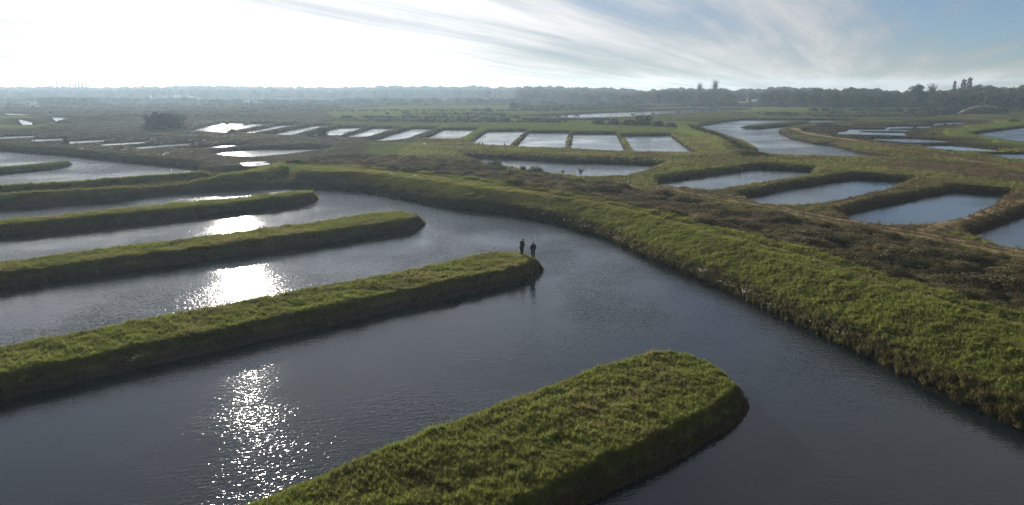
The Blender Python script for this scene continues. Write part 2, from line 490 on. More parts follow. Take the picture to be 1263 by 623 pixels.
def height(x, y):
    r = np.hypot(x, y)
    fade = 1 - sstep(r, 90, 260)
    base = 1.12 + 0.10 * fbm(x / 9, y / 9, 3) + (0.10 * fbm(x / 2.1, y / 2.1, 5, 3) + 0.09 * fbm(x / 0.55, y / 0.55, 6, 2)) * fade + 0.25 * fbm(x / 30, y / 30, 8) * sstep(r, 120, 200)
    base = base - 0.45 * sstep(-sdist(x, y, SCRUB), 0.0, 3.0)
    for line, hc, w, run in ridges:
        lo, hi = line.min(0) - 14, line.max(0) + 14
        s = (x > lo[0]) & (x < hi[0]) & (y > lo[1]) & (y < hi[1])
        if not s.any():
            continue
        d = line_dist(x[s], y[s], line)
        hh = 1.0 + (hc - 1.0 + 0.25 * (hc - 1) * fbm(x[s] / 4, y[s] / 4, 21)) * (1 - sstep(d, w, w + run))
        base[s] = np.maximum(base[s], hh)
    # the dyke top: full height from the rim towards the water
    s = sdist(x, y, DYKE_POLY)
    dy = DYKE_H - 0.15 * sstep(-s, 0, 4) + 0.12 * fbm(x / 2.3, y / 2.3, 31, 3) + 0.06 * fbm(x / 0.6, y / 0.6, 32, 2) + 0.1 * fbm(x / 6, y / 6, 33)
    base = np.where(s < 2.0, np.maximum(base, base + (dy - base) * sstep(-s, -1.0, 1.6)), base)
    h = base
    wob = 0.22 * fbm(x / 1.4, y / 1.4, 41, 2) + 0.30 * fbm(x / 6, y / 6, 43, 2)
    wob = wob * (0.85 + 0.2 * sstep(r, 100, 300))
    for p in ponds:
        lv = p.get('level', 0.0)
        lo, hi = p['poly'].min(0) - 13, p['poly'].max(0) + 13
        s = (x > lo[0]) & (x < hi[0]) & (y > lo[1]) & (y < hi[1])
        if not s.any():
            continue
        d = land_dist(x[s], y[s], p, wob[s])
        hb = np.where(d > 0, (p['hb'] - lv) * np.clip(d / p['run'], 0, 1) ** 0.8 + np.maximum(d - p['run'], 0) * p['slope'], np.maximum(d * 0.55, -0.8) - 0.02) + lv
        hb = np.where(d > 13.5, 99, hb)
        h[s] = np.minimum(h[s], hb)
    return h


# ------------------------------------------------------------------ materials
def new_mat(name):
    m = bpy.data.materials.new(name)
    m.use_nodes = True
    m.node_tree.nodes.clear()
    return m, m.node_tree


def finish(tree, shader):
    o = node(tree, 'ShaderNodeOutputMaterial')
    tree.links.new(shader, o.inputs['Surface'])


def principled(tree, color, rough=0.9, spec=0.2, normal=None):
    b = node(tree, 'ShaderNodeBsdfPrincipled')
    if isinstance(color, tuple):
        b.inputs['Base Color'].default_value = (*color, 1)
    else:
        tree.links.new(color, b.inputs['Base Color'])
    b.inputs['Roughness'].default_value = rough
    b.inputs['Specular IOR Level'].default_value = spec
    if normal is not None:
        tree.links.new(normal, b.inputs['Normal'])
    return b


def plain_mat(name, color, rough=0.85, var=0.25, scale=6.0, spec=0.2):
    m, t = new_mat(name)
    tcn = node(t, 'ShaderNodeTexCoord')
    n = noise_tex(t, tcn.outputs['Object'], scale, 3)
    c = mix_rgb(t, n, tuple(v * (1 - var) for v in color), tuple(min(1, v * (1 + var)) for v in color))
    finish(t, principled(t, c, rough, spec).outputs[0])
    return m


def ground_mat():
    m, t = new_mat('marsh_ground')
    geo = node(t, 'ShaderNodeNewGeometry')
    at = node(t, 'ShaderNodeAttribute', attribute_name='cover')
    sp = node(t, 'ShaderNodeSeparateColor')
    t.links.new(at.outputs['Color'], sp.inputs[0])
    pos = geo.outputs['Position']
    n1 = noise_tex(t, pos, 0.35, 5, 0.6)
    n2 = noise_tex(t, pos, 2.6, 5, 0.65)
    n3 = noise_tex(t, pos, 0.06, 4, 0.6)
    nmix = math_node(t, 'ADD', math_node(t, 'MULTIPLY', n1, 0.5), math_node(t, 'MULTIPLY', n2, 0.5))
    brown = mix_rgb(t, nmix, (0.026, 0.024, 0.015), (0.078, 0.068, 0.042))
    olive = mix_rgb(t, nmix, (0.045, 0.058, 0.016), (0.115, 0.135, 0.038))
    dry = mix_rgb(t, nmix, (0.10, 0.076, 0.042), (0.23, 0.182, 0.108))
    g = ramp(t, math_node(t, 'ADD', sp.outputs[0], math_node(t, 'MULTIPLY', math_node(t, 'SUBTRACT', n3, 0.5), 0.9)), 0.25, 0.75)
    c = mix_rgb(t, g, brown, olive)
    d = ramp(t, math_node(t, 'ADD', sp.outputs[1], math_node(t, 'MULTIPLY', math_node(t, 'SUBTRACT', n1, 0.5), 0.8)), 0.35, 0.85)
    c = mix_rgb(t, d, c, dry)
    mud_shade = mix_rgb(t, n2, (0.014, 0.011, 0.009), (0.044, 0.034, 0.025))  # wet earth brown, also carries the painted shade of the bank faces
    c = mix_rgb(t, sp.outputs[2], c, mud_shade)
    bump = node(t, 'ShaderNodeBump')
    bump.inputs['Strength'].default_value = 0.9
    bump.inputs['Distance'].default_value = 0.35
    t.links.new(n2, bump.inputs['Height'])
    finish(t, principled(t, c, 1.0, 0.0, bump.outputs[0]).outputs[0])
    return m


def water_mat(name, amp, tint=(0.006, 0.009, 0.011)):
    m, t = new_mat(name)
    geo = node(t, 'ShaderNodeNewGeometry')

    def coords(rot, sx, sy):
        mp = node(t, 'ShaderNodeMapping')
        mp.vector_type = 'TEXTURE'
        mp.inputs['Rotation'].default_value = (0, 0, rot)
        mp.inputs['Scale'].default_value = (1 / sx, 1 / sy, 1)
        t.links.new(geo.outputs['Position'], mp.inputs['Vector'])
        return mp.outputs[0]
    a = noise_tex(t, coords(math.radians(14), 0.9, 3.4), 1.0, 2.5, 0.55, 0.5)      # wavelets, crests across the wind
    b = noise_tex(t, coords(math.radians(-12), 0.35, 0.9), 1.0, 2.0, 0.5, 0.4)
    c = noise_tex(t, coords(math.radians(30), 4.2, 6.5), 1.0, 1.5, 0.5, 0.3)
    gust = noise_tex(t, geo.outputs['Position'], 0.05, 3, 0.55)
    gs = math_node(t, 'ADD', math_node(t, 'MULTIPLY', ramp(t, gust, 0.34, 0.66), 0.85), 0.30)
    wind = node(t, 'ShaderNodeAttribute', attribute_name='wind')
    gs = math_node(t, 'MULTIPLY', gs, wind.outputs['Fac'])
    hgt = math_node(t, 'ADD', math_node(t, 'MULTIPLY', a, 0.050 * amp), math_node(t, 'MULTIPLY', b, 0.030 * amp))
    hgt = math_node(t, 'ADD', hgt, math_node(t, 'MULTIPLY', c, 0.060 * amp))
    hgt = math_node(t, 'MULTIPLY', hgt, gs)
    bump = node(t, 'ShaderNodeBump')
    bump.inputs['Strength'].default_value = 1.0
    bump.inputs['Distance'].default_value = 1.0
    t.links.new(hgt, bump.inputs['Height'])
    p = principled(t, tint, 0.045, 0.5, bump.outputs[0])
    p.inputs['IOR'].default_value = 1.42
    finish(t, p.outputs[0])
    return m


def leaf_mat(name, ca, cb, trans=0.35, cc=None, use_tint=False, rough=0.7):
    """leaves and blades: colour varies leaf by leaf and plant by plant, some light comes through"""
    m, t = new_mat(name)
    geo = node(t, 'ShaderNodeNewGeometry')
    oi = node(t, 'ShaderNodeObjectInfo')
    fac = math_node(t, 'ADD', math_node(t, 'MULTIPLY', geo.outputs['Random Per Island'], 0.6), math_node(t, 'MULTIPLY', oi.outputs['Random'], 0.4))
    c = mix_rgb(t, fac, ca, cb)
    if use_tint:
        at = node(t, 'ShaderNodeAttribute', attribute_name='tint', attribute_type='INSTANCER')
        a2 = node(t, 'ShaderNodeAttribute', attribute_name='straw', attribute_type='INSTANCER')
        c = mix_rgb(t, a2.outputs['Fac'], c, (0.20, 0.165, 0.070))
        c = mix_rgb(t, at.outputs['Fac'], c, cc)
    d = principled(t, c, rough, 0.06)
    tr = node(t, 'ShaderNodeBsdfTranslucent')
    t.links.new(c, tr.inputs['Color'])
    mx = node(t, 'ShaderNodeMixShader')
    mx.inputs[0].default_value = trans
    t.links.new(d.outputs[0], mx.inputs[1])
    t.links.new(tr.outputs[0], mx.inputs[2])
    finish(t, mx.outputs[0])
    return m


M = {
    'ground': ground_mat(),
    'grass': leaf_mat('grass_blades', (0.058, 0.095, 0.012), (0.155, 0.185, 0.032), 0.58, (0.070, 0.052, 0.030), True),
    'scrub': leaf_mat('scrub_leaves', (0.026, 0.034, 0.013), (0.085, 0.082, 0.036), 0.3, (0.112, 0.078, 0.046), True),
    'oak': leaf_mat('autumn_leaves', (0.045, 0.040, 0.016), (0.095, 0.072, 0.028), 0.18),
    'evergreen': leaf_mat('evergreen_leaves', (0.020, 0.034, 0.014), (0.045, 0.065, 0.024), 0.2),
    'olive': leaf_mat('olive_leaves', (0.036, 0.046, 0.018), (0.075, 0.080, 0.032), 0.18),
    'rust': leaf_mat('rust_leaves', (0.065, 0.042, 0.022), (0.110, 0.070, 0.036), 0.18),
    'bark': plain_mat('bark', (0.09, 0.075, 0.06)),
    'twig': plain_mat('twig', (0.11, 0.09, 0.075)),
    'shrub': leaf_mat('shrub_leaves', (0.022, 0.026, 0.014), (0.050, 0.048, 0.026), 0.2),
    'seed': leaf_mat('seed_fluff', (0.45, 0.42, 0.36), (0.66, 0.63, 0.57), 0.3),
    'stem': leaf_mat('dry_stems', (0.13, 0.10, 0.055), (0.20, 0.16, 0.09), 0.3),
}
WATER = {k: water_mat('water_%d' % int(k * 100), k) for k in sorted({p['ripple'] for p in ponds})}


def set_props(o, label=None, category=None, group=None, kind=None):
    for k, v in (('label', label), ('category', category), ('group', group), ('kind', kind)):
        if v is not None:
            o[k] = v
    return o


def mesh_obj(name, verts, faces, mat, parent=None, smooth=False):
    me = bpy.data.meshes.new(name)
    me.from_pydata([tuple(v) for v in verts], [], [tuple(f) for f in faces])
    if mat is not None:
        me.materials.append(mat)
    if smooth:
        me.polygons.foreach_set('use_smooth', [True] * len(me.polygons))
    o = bpy.data.objects.new(name, me)
    col.objects.link(o)
    if parent is not None:
        o.parent = parent
    return o


def empty(name, loc=(0, 0, 0), rz=0.0):
    o = bpy.data.objects.new(name, None)
    o.location = loc
    o.rotation_euler = (0, 0, rz)
    o.empty_display_size = 0.3
    col.objects.link(o)
    return o


def np_mesh(name, V, F, mat, smooth=True):
    """quad mesh straight from arrays"""
    me = bpy.data.meshes.new(name)
    me.vertices.add(len(V))
    me.vertices.foreach_set('co', V.astype(np.float32).ravel())
    me.loops.add(F.size)
    me.loops.foreach_set('vertex_index', F.astype(np.int32).ravel())
    me.polygons.add(len(F))
    me.polygons.foreach_set('loop_start', np.arange(0, F.size, F.shape[1], dtype=np.int32))
    me.polygons.foreach_set('loop_total', np.full(len(F), F.shape[1], np.int32))
    me.update(calc_edges=True)
    if smooth:
        me.polygons.foreach_set('use_smooth', np.ones(len(F), bool))
    me.materials.append(mat)
    o = bpy.data.objects.new(name, me)
    col.objects.link(o)
    return o


# ------------------------------------------------------------------ the land, one sheet cut into its pieces
AZ_IN, AZ_OUT = 43.0, 62.0
az = np.radians(np.concatenate([np.arange(-AZ_OUT, -AZ_IN, 0.5), np.arange(-AZ_IN, AZ_IN, 0.125), np.arange(AZ_IN, AZ_OUT + 0.1, 0.5)]))
rr = [9.0]
while rr[-1] < 1750:
    r_ = rr[-1]
    rr.append(r_ + (0.24 if r_ < 62 else 0.0038 * r_ if r_ < 330 else 0.006 * r_ if r_ < 800 else 0.03 * r_))
rr = np.array(rr)
A, R = np.meshgrid(az, rr)
GX, GY = (R * np.sin(A)).ravel(), (R * np.cos(A)).ravel()
GH = height(GX, GY)
nr, na = R.shape
idx = np.arange(nr * na).reshape(nr, na)
quads = np.stack([idx[:-1, :-1].ravel(), idx[:-1, 1:].ravel(), idx[1:, 1:].ravel(), idx[1:, :-1].ravel()], 1)
keep = GH[quads].max(1) > -0.3
quads = quads[keep]
fx, fy = GX[quads].mean(1), GY[quads].mean(1)
region = np.zeros(len(quads), int)
for k, f in enumerate(fingers + [finger_ul, spit]):
    region[(sdist(fx, fy, f) < 1.6)] = k + 1
outer = sdist(fx, fy, basin) > -0.6
region[(sdist(fx, fy, DYKE_POLY) < 0.4) & (region == 0)] = 10
region[(sdist(fx, fy, UL_POLY) < 0.4) & (region == 0)] = 11


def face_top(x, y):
    """how high the brown of bare earth and painted shade reaches (1 = a metre): the left embankment and the left part of the dyke are brown almost to the crest"""
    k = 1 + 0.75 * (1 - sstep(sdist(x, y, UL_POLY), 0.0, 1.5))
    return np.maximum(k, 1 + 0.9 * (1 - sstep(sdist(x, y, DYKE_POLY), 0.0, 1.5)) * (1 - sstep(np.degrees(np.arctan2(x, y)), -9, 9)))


def cover_values(x, y, h):
    r = np.hypot(x, y)
    a = np.degrees(np.arctan2(x, y))
    green = np.full(x.shape, 0.33) + 0.10 * sstep(a, -12, 6) - 0.28 * sstep(-a, 6, 16) * sstep(r, 150, 210)
    dry = 0.12 + 0.35 * fbm(x / 40, y / 18, 63, 3)
    for poly, g_, d_ in covers:
        w = 1 - sstep(sdist(x, y, np.array(poly)), -2.0, 3.0)
        green = green * (1 - w) + g_ * w
        dry = dry * (1 - w) + d_ * w
    near = np.zeros(x.shape)
    for f in fingers + [finger_ul]:
        near = np.maximum(near, 1 - sstep(sdist(x, y, f), 1.0, 2.0))
    near = np.maximum(near, 1 - sstep(sdist(x, y, DYKE_POLY), 0.0, 1.0))
    near = np.maximum(near, 1 - sstep(sdist(x, y, UL_POLY), 0.0, 1.0))
    green = green * (1 - near) + 0.95 * near
    dry = dry * (1 - near) + 0.05 * near
    w = sstep(-sdist(x, y, SCRUB), -0.5, 1.0)
    green = green * (1 - w) + 0.25 * w
    for line, w_, v_ in paths:
        d = line_dist(x, y, line)
        k = (1 - sstep(d, w_, w_ + 0.6 + 0.002 * r)) * v_
        dry = np.maximum(dry, k * 1.25)
        green = green * (1 - k)
    # bare wet earth by the water and on steep faces, face shade painted in
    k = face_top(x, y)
    mud_shade = 1 - sstep(h + 0.3 * fbm(x / 0.8, y / 0.8, 61, 2), 0.35 * k, 1.0 * k)
    return green, np.clip(dry, 0, 1), mud_shade


GREEN, DRY, MUD_SHADE = cover_values(GX, GY, GH)
island_labels = ['nearest grass tongue cut off by the bottom of the picture', 'grass tongue with two people standing on its tip',
                 'third grass tongue, above the brightest glare', 'farthest slim grass tongue in the foreground basin',
                 'small dark tongue in the pond at left', 'dark spit in the channel on the right']
names = {0: 'ground', 10: 'grass_dyke', 11: 'embankment'}
labels = {0: 'flat salt marsh of brown and green ground between the ponds', 10: 'long curved grass dyke sweeping from the centre to the right edge',
          11: 'double embankment between the basin and the left pond'}
land = {}
for k in sorted(set(region.tolist())):
    F = quads[region == k]
    used = np.unique(F)
    remap = np.full(nr * na, -1)
    remap[used] = np.arange(len(used))
    V = np.stack([GX[used], GY[used], GH[used]], 1)
    nm = names.get(k, 'grass_tongue')
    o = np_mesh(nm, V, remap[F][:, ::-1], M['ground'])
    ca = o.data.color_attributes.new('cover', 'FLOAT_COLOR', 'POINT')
    ca.data.foreach_set('color', np.stack([GREEN[used], DRY[used], MUD_SHADE[used], np.ones(len(used))], 1).astype(np.float32).ravel())
    set_props(o, labels.get(k) or island_labels[k - 1], kind='structure')
    land[k] = o
# bed under the whole marsh, reaching past the woods
bed = mesh_obj('terrain', [(-1900, -300, -1.3), (1900, -300, -1.3), (1900, 1900, -1.3), (-1900, 1900, -1.3)], [(0, 1, 2, 3)], M['ground'])
set_props(bed, 'low wet plain under and around the marsh', kind='structure')

# ------------------------------------------------------------------ water sheets, each ending under its own banks
for i, p in enumerate(ponds):
    poly = p['poly']
    lo, hi = poly.min(0) - 2.5, poly.max(0) + 2.5
    ext = hi - lo
    cell = max(0.35, min(2.0, float(ext.min()) / 12, float(ext.max()) / 40))
    nx, ny = int(ext[0] / cell) + 2, int(ext[1] / cell) + 2
    gx, gy = lo[0] + np.arange(nx) * cell, lo[1] + np.arange(ny) * cell
    X, Y = np.meshgrid(gx, gy)
    sd = sdist(X.ravel() + cell / 2, Y.ravel() + cell / 2, poly, 6).reshape(X.shape)
    m_ = (sd[:-1, :-1] < min(1.4, 0.7 + cell))
    ii = np.arange(nx * ny).reshape(ny, nx)
    F = np.stack([ii[:-1, :-1][m_], ii[:-1, 1:][m_], ii[1:, 1:][m_], ii[1:, :-1][m_]], 1)
    used = np.unique(F)
    remap = np.full(nx * ny, -1)
    remap[used] = np.arange(len(used))
    z = p.get('level', 0.0) + 0.004 * ((i * 7) % 11)
    V = np.stack([X.ravel()[used], Y.ravel()[used], np.full(len(used), z)], 1)
    o = np_mesh(p['name'], V, remap[F], WATER[p['ripple']], smooth=False)
    # water in the lee of a bank is calmer: look upwind for land
    wind = np.ones(len(used))
    if p['tongue']:
        lee = np.full(len(used), 22.0)
        for st in np.arange(20.0, -0.1, -2.0):
            for tg in p['tongue']:
                lee[inside(V[:, 0] - 0.15 * st, V[:, 1] + st, tg)] = st
        wind = 0.34 + 0.72 * sstep(lee, 8.0, 22.0)
    wa = o.data.attributes.new('wind', 'FLOAT', 'POINT')
    wa.data.foreach_set('value', wind.astype(np.float32))
    set_props(o, p['label'], kind='structure')


# ------------------------------------------------------------------ scattering helper (geometry nodes: points carry turn, size, tint)
def unlinked(name, verts, faces, mat):
    me = bpy.data.meshes.new(name)
    me.from_pydata([tuple(v) for v in verts], [], [tuple(f) for f in faces])
    me.materials.append(mat)
    return bpy.data.objects.new(name, me)


def scatter(name, pts, scl, tint, protos, label, parent=None, tilt=0.15, seed=1, straw=None):
    n = len(pts)
    rg = np.random.default_rng(seed)
    me = bpy.data.meshes.new(name)
    me.vertices.add(n)
    me.vertices.foreach_set('co', np.asarray(pts, np.float32).ravel())
    rot = np.stack([rg.normal(0, tilt, n), rg.normal(0, tilt, n), rg.uniform(0, 6.283, n)], 1).astype(np.float32)
    sc = np.asarray(scl, np.float32)
    if sc.ndim == 1:
        sc = np.repeat(sc[:, None], 3, 1)
    for an, ty, key, arr in (('rot', 'FLOAT_VECTOR', 'vector', rot), ('scl', 'FLOAT_VECTOR', 'vector', sc), ('tint', 'FLOAT', 'value', np.asarray(tint, np.float32)),
                             ('straw', 'FLOAT', 'value', np.zeros(n, np.float32) if straw is None else np.asarray(straw, np.float32)),
                             ('pick', 'INT', 'value', rg.integers(0, len(protos), n).astype(np.int32))):
        at = me.attributes.new(an, ty, 'POINT')
        at.data.foreach_set(key, arr.ravel())
    o = bpy.data.objects.new(name, me)
    col.objects.link(o)
    if parent is not None:
        o.parent = parent
    ng = bpy.data.node_groups.new(name + '_nodes', 'GeometryNodeTree')
    ng.interface.new_socket('Geometry', in_out='INPUT', socket_type='NodeSocketGeometry')
    ng.interface.new_socket('Geometry', in_out='OUTPUT', socket_type='NodeSocketGeometry')
    gi, go = ng.nodes.new('NodeGroupInput'), ng.nodes.new('NodeGroupOutput')
    ip = ng.nodes.new('GeometryNodeInstanceOnPoints')
    jn = ng.nodes.new('GeometryNodeJoinGeometry')
    for pr in reversed(protos):
        ob = ng.nodes.new('GeometryNodeObjectInfo')
        ob.inputs['Object'].default_value = pr
        ob.inputs['As Instance'].default_value = True
        ob.transform_space = 'ORIGINAL'
        ng.links.new(ob.outputs['Geometry'], jn.inputs[0])

    def named(nm, ty):
        a = ng.nodes.new('GeometryNodeInputNamedAttribute')
        a.data_type = ty
        a.inputs['Name'].default_value = nm
        return a.outputs[0]
    ng.links.new(gi.outputs[0], ip.inputs['Points'])
    ng.links.new(jn.outputs[0], ip.inputs['Instance'])
    ip.inputs['Pick Instance'].default_value = True
    ng.links.new(named('pick', 'INT'), ip.inputs['Instance Index'])
    ng.links.new(named('rot', 'FLOAT_VECTOR'), ip.inputs['Rotation'])
    ng.links.new(named('scl', 'FLOAT_VECTOR'), ip.inputs['Scale'])
    ng.links.new(ip.outputs[0], go.inputs[0])
    md = o.modifiers.new('scatter', 'NODES')
    md.node_group = ng
    set_props(o, label, kind='stuff')
    return o


def tuft(seed, n=16, h=0.28, r=0.16, w=0.012, lean=0.5):
    rg = random.Random(seed)
    V, F = [], []
    for _ in range(n):
        a, q = rg.uniform(0, 6.283), r * math.sqrt(rg.random())
        x, y = q * math.cos(a), q * math.sin(a)
        b = rg.uniform(0, 6.283)
        hh = h * rg.uniform(0.55, 1.15)
        L = lean * hh * rg.uniform(0.4, 1.3)
        dx, dy = math.cos(b), math.sin(b)
        px, py = -dy * w, dx * w
        k = len(V)
        V += [(x - px, y - py, -0.04), (x + px, y + py, -0.04),
              (x + dx * L * .3 - px * .8, y + dy * L * .3 - py * .8, hh * .6), (x + dx * L * .3 + px * .8, y + dy * L * .3 + py * .8, hh * .6),
              (x + dx * L, y + dy * L, hh * rg.uniform(0.8, 1.0))]
        F += [(k, k + 1, k + 3, k + 2), (k + 2, k + 3, k + 4)]
    return V, F


def leaf_cloud(seed, n, lobes, size, flat=0.0):
    """leaf-sized faces spread through a set of lobes (centre, radii); fewer towards the inside, ragged outside"""
    rg = random.Random(seed)
    V, F = [], []
    wts = [l[1][0] * l[1][1] * l[1][2] for l in lobes]
    for _ in range(n):
        c, rad = rg.choices(lobes, wts)[0]
        d = Vector((rg.gauss(0, 1), rg.gauss(0, 1), rg.gauss(0, 1))).normalized()
        q = rg.uniform(0.35, 1.0) ** 0.5 * rg.choice((1, 1, 1, 1.12))
        p = Vector((c[0] + d.x * rad[0] * q, c[1] + d.y * rad[1] * q, c[2] + d.z * rad[2] * q))
        nrm = (d + Vector((rg.gauss(0, .6), rg.gauss(0, .6), rg.gauss(0, .6)))).normalized()
        u = nrm.orthogonal().normalized()
        w = nrm.cross(u)
        a = rg.uniform(0, 6.283)
        u, w = u * math.cos(a) + w * math.sin(a), w * math.cos(a) - u * math.sin(a)
        s = size * rg.uniform(0.55, 1.35)
        k = len(V)
        V += [p - u * s, p - w * s * .55, p + u * s, p + w * s * .6 + nrm * s * .2]
        F.append((k, k + 1, k + 2, k + 3))
    return V, F


tufts = [unlinked('grass_tuft', *tuft(s, 18, 0.26, 0.20, 0.014, 0.7), M['grass']) for s in range(4)]
dry_tufts = [unlinked('dry_tuft', *tuft(40 + s, 14, 0.42, 0.15, 0.012, 0.5), M['grass']) for s in range(3)]
scrub_p = [unlinked('scrub_plant', *leaf_cloud(70 + s, 300, [((0, 0, .22), (.55, .55, .32)), ((.22, .1, .4), (.3, .3, .26)), ((-.2, -.15, .34), (.34, .3, .24))], 0.055), M['scrub']) for s in range(4)]


def sample_poly(poly, n, seed, rmax=None):
    rg = np.random.default_rng(seed)
    lo, hi = np.asarray(poly).min(0), np.asarray(poly).max(0)
    out = np.zeros((0, 2))
    while len(out) < n:
        p = rg.uniform(lo, hi, (n * 2, 2))
        a = np.degrees(np.arctan2(p[:, 0], p[:, 1]))
        s = inside(p[:, 0], p[:, 1], poly) & (np.abs(a) < 44) & (p[:, 1] > 8)
        if rmax:
            s &= np.hypot(p[:, 0], p[:, 1]) < rmax
        out = np.vstack([out, p[s]])
    return out[:n]


def turf(land_obj, poly, n, seed, size, label, brown=0.0, rmax=None, hmin=0.12, bare=0.07):
    p = sample_poly(poly, n, seed, rmax)
    h = height(p[:, 0], p[:, 1])
    rg = np.random.default_rng(seed + 5)
    kf = face_top(p[:, 0], p[:, 1])
    thin = np.clip(sstep(h, 0.6 * kf, 1.0 * kf) + bare / kf ** 3, 0, 1)
    ok = (h > hmin) & (rg.random(len(h)) < thin)
    p, h, kf = p[ok], h[ok], kf[ok]
    lump = 0.6 * fbm(p[:, 0] / 1.6, p[:, 1] / 1.6, 71, 3) + 0.6 * fbm(p[:, 0] / 0.5, p[:, 1] / 0.5, 72, 2)
    big = fbm(p[:, 0] / 3.0, p[:, 1] / 3.0, 73, 2)
    sc = size * (0.8 + 0.9 * np.clip(lump + 0.35, 0, 1)) * rg.uniform(0.7, 1.25, len(p))
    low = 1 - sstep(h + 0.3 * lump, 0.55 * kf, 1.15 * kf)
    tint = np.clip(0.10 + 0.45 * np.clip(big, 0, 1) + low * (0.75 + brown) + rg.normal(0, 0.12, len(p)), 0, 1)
    patch = fbm(p[:, 0] / 4.5, p[:, 1] / 4.5, 75, 3)
    straw = np.clip(1.1 * np.clip(patch + 0.02, 0, 1) + rg.normal(0.10, 0.16, len(p)), 0, 0.9)
    trod = np.abs(line_dist(p[:, 0], p[:, 1], dyke_rim) - 1.3 - 0.4 * fbm(p[:, 0] / 5, p[:, 1] / 5, 77)) if land_obj is land[10] else None
    if trod is not None:                      # a trodden line runs along the dyke's far rim
        straw = np.clip(straw + 0.6 * (1 - sstep(trod, 0.15, 0.5)), 0, 0.95)
        sc = sc * (1 - 0.45 * (1 - sstep(trod, 0.2, 0.5)))
    deep = np.clip(fbm(p[:, 0] / 1.8, p[:, 1] / 1.8, 79, 2) - 0.12, 0, 1)
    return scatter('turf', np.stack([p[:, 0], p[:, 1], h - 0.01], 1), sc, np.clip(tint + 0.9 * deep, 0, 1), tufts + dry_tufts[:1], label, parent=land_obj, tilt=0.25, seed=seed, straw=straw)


turf(land[1], fingers[0], 42000, 1, 0.62, 'short tussocky grass on the nearest tongue')
turf(land[2], fingers[1], 42000, 2, 0.68, 'short tussocky grass on the tongue with two people')
turf(land[3], fingers[2], 28000, 3, 0.8, 'short grass on the third tongue')
turf(land[4], fingers[3], 18000, 4, 0.9, 'short grass on the farthest tongue')
turf(land[10], DYKE_POLY, 100000, 5, 0.68, 'thick grass on the curved dyke', rmax=150, bare=0.4)
turf(land[11], UL_POLY, 24000, 6, 1.0, 'rough grass on the double embankment')

# brown fringe of dry plants along the foot of the dyke
foot = dyke_foot[22:]
seg = np.linalg.norm(np.diff(foot, axis=0), axis=1)
cum = np.concatenate([[0], np.cumsum(seg)])
t_ = RNG.uniform(0, cum[-1], 9000)
fp = np.stack([np.interp(t_, cum, foot[:, 0]), np.interp(t_, cum, foot[:, 1])], 1)
fp = fp * (1 + (np.abs(RNG.normal(0.35, 0.55, len(fp))) / np.linalg.norm(fp, axis=1)))[:, None]
fh = height(fp[:, 0], fp[:, 1])
ok = fh > 0.02
scatter('dry_fringe', np.stack([fp[ok, 0], fp[ok, 1], fh[ok] - 0.02], 1), RNG.uniform(0.7, 1.5, ok.sum()), np.clip(RNG.normal(0.8, 0.15, ok.sum()), 0, 1), dry_tufts,
        'brown dry plants along the waterline of the dyke', parent=land[10], tilt=0.3, seed=9)

for fk, lb in zip(range(4), ('nearest tongue', 'tongue with two people', 'third tongue', 'farthest tongue')):
    ring = fingers[fk]
    seg = np.linalg.norm(np.diff(ring, axis=0), axis=1)
    cum = np.concatenate([[0], np.cumsum(seg)])
    t_ = RNG.uniform(0, cum[-1], 5200)
    q_ = np.stack([np.interp(t_, cum, ring[:, 0]), np.interp(t_, cum, ring[:, 1])], 1) + RNG.normal(0, 0.28, (5200, 2))
    h_ = height(q_[:, 0], q_[:, 1])
    ok = (h_ > 0.0) & (h_ < 0.9) & (RNG.random(len(h_)) < np.clip(0.45 + 1.6 * fbm(q_[:, 0] / 2.5, q_[:, 1] / 2.5, 87, 2), 0.05, 1)) & (np.abs(np.degrees(np.arctan2(q_[:, 0], q_[:, 1]))) < 46)
    scatter('dry_fringe', np.stack([q_[ok, 0], q_[ok, 1], h_[ok] - 0.02], 1), RNG.uniform(0.5, 1.15, ok.sum()) * (0.8 + 0.15 * fk), np.clip(RNG.normal(0.8, 0.2, ok.sum()), 0, 1), dry_tufts,
            'ragged dry plants along the waterline of the %s' % lb, parent=land[fk + 1], tilt=0.45, seed=50 + fk)

# scrub between the dyke and the cart track
sp_ = sample_poly(SCRUB, 15000, 21)
sh = height(sp_[:, 0], sp_[:, 1])
lump = fbm(sp_[:, 0] / 3.2, sp_[:, 1] / 3.2, 81, 2)
dpath = np.minimum(line_dist(sp_[:, 0], sp_[:, 1], paths[0][0]), line_dist(sp_[:, 0], sp_[:, 1], paths[1][0]))
ok = (sh > 0.25) & (dpath > 0.9)
scl = (0.55 + 1.9 * np.clip(lump + 0.18, 0, 1)) * RNG.uniform(0.6, 1.4, len(sp_))
tin = np.clip(0.22 + 1.2 * np.clip(fbm(sp_[:, 0] / 6, sp_[:, 1] / 6, 83, 2), 0, 1) + RNG.normal(0, 0.15, len(sp_)), 0, 1)
scatter('scrub', np.stack([sp_[:, 0], sp_[:, 1], sh - 0.03], 1)[ok], np.stack([scl, scl, scl * 0.72], 1)[ok], tin[ok], scrub_p, 'dark low scrub in the hollow behind the curved dyke', tilt=0.12, seed=22,
        straw=np.clip(fbm(sp_[:, 0] / 2.0, sp_[:, 1] / 2.0, 85, 2) * 1.2 + RNG.normal(0, 0.2, len(sp_)), 0, 0.7)[ok])

# low marsh plants all over the flats, denser along banks
def flats(n, r0, r1, seed):
    rg = np.random.default_rng(seed)
    a = np.radians(rg.uniform(-42, 42, n))
    r = np.sqrt(rg.uniform(r0 * r0, r1 * r1, n))
    x, y = r * np.sin(a), r * np.cos(a)
    return x, y


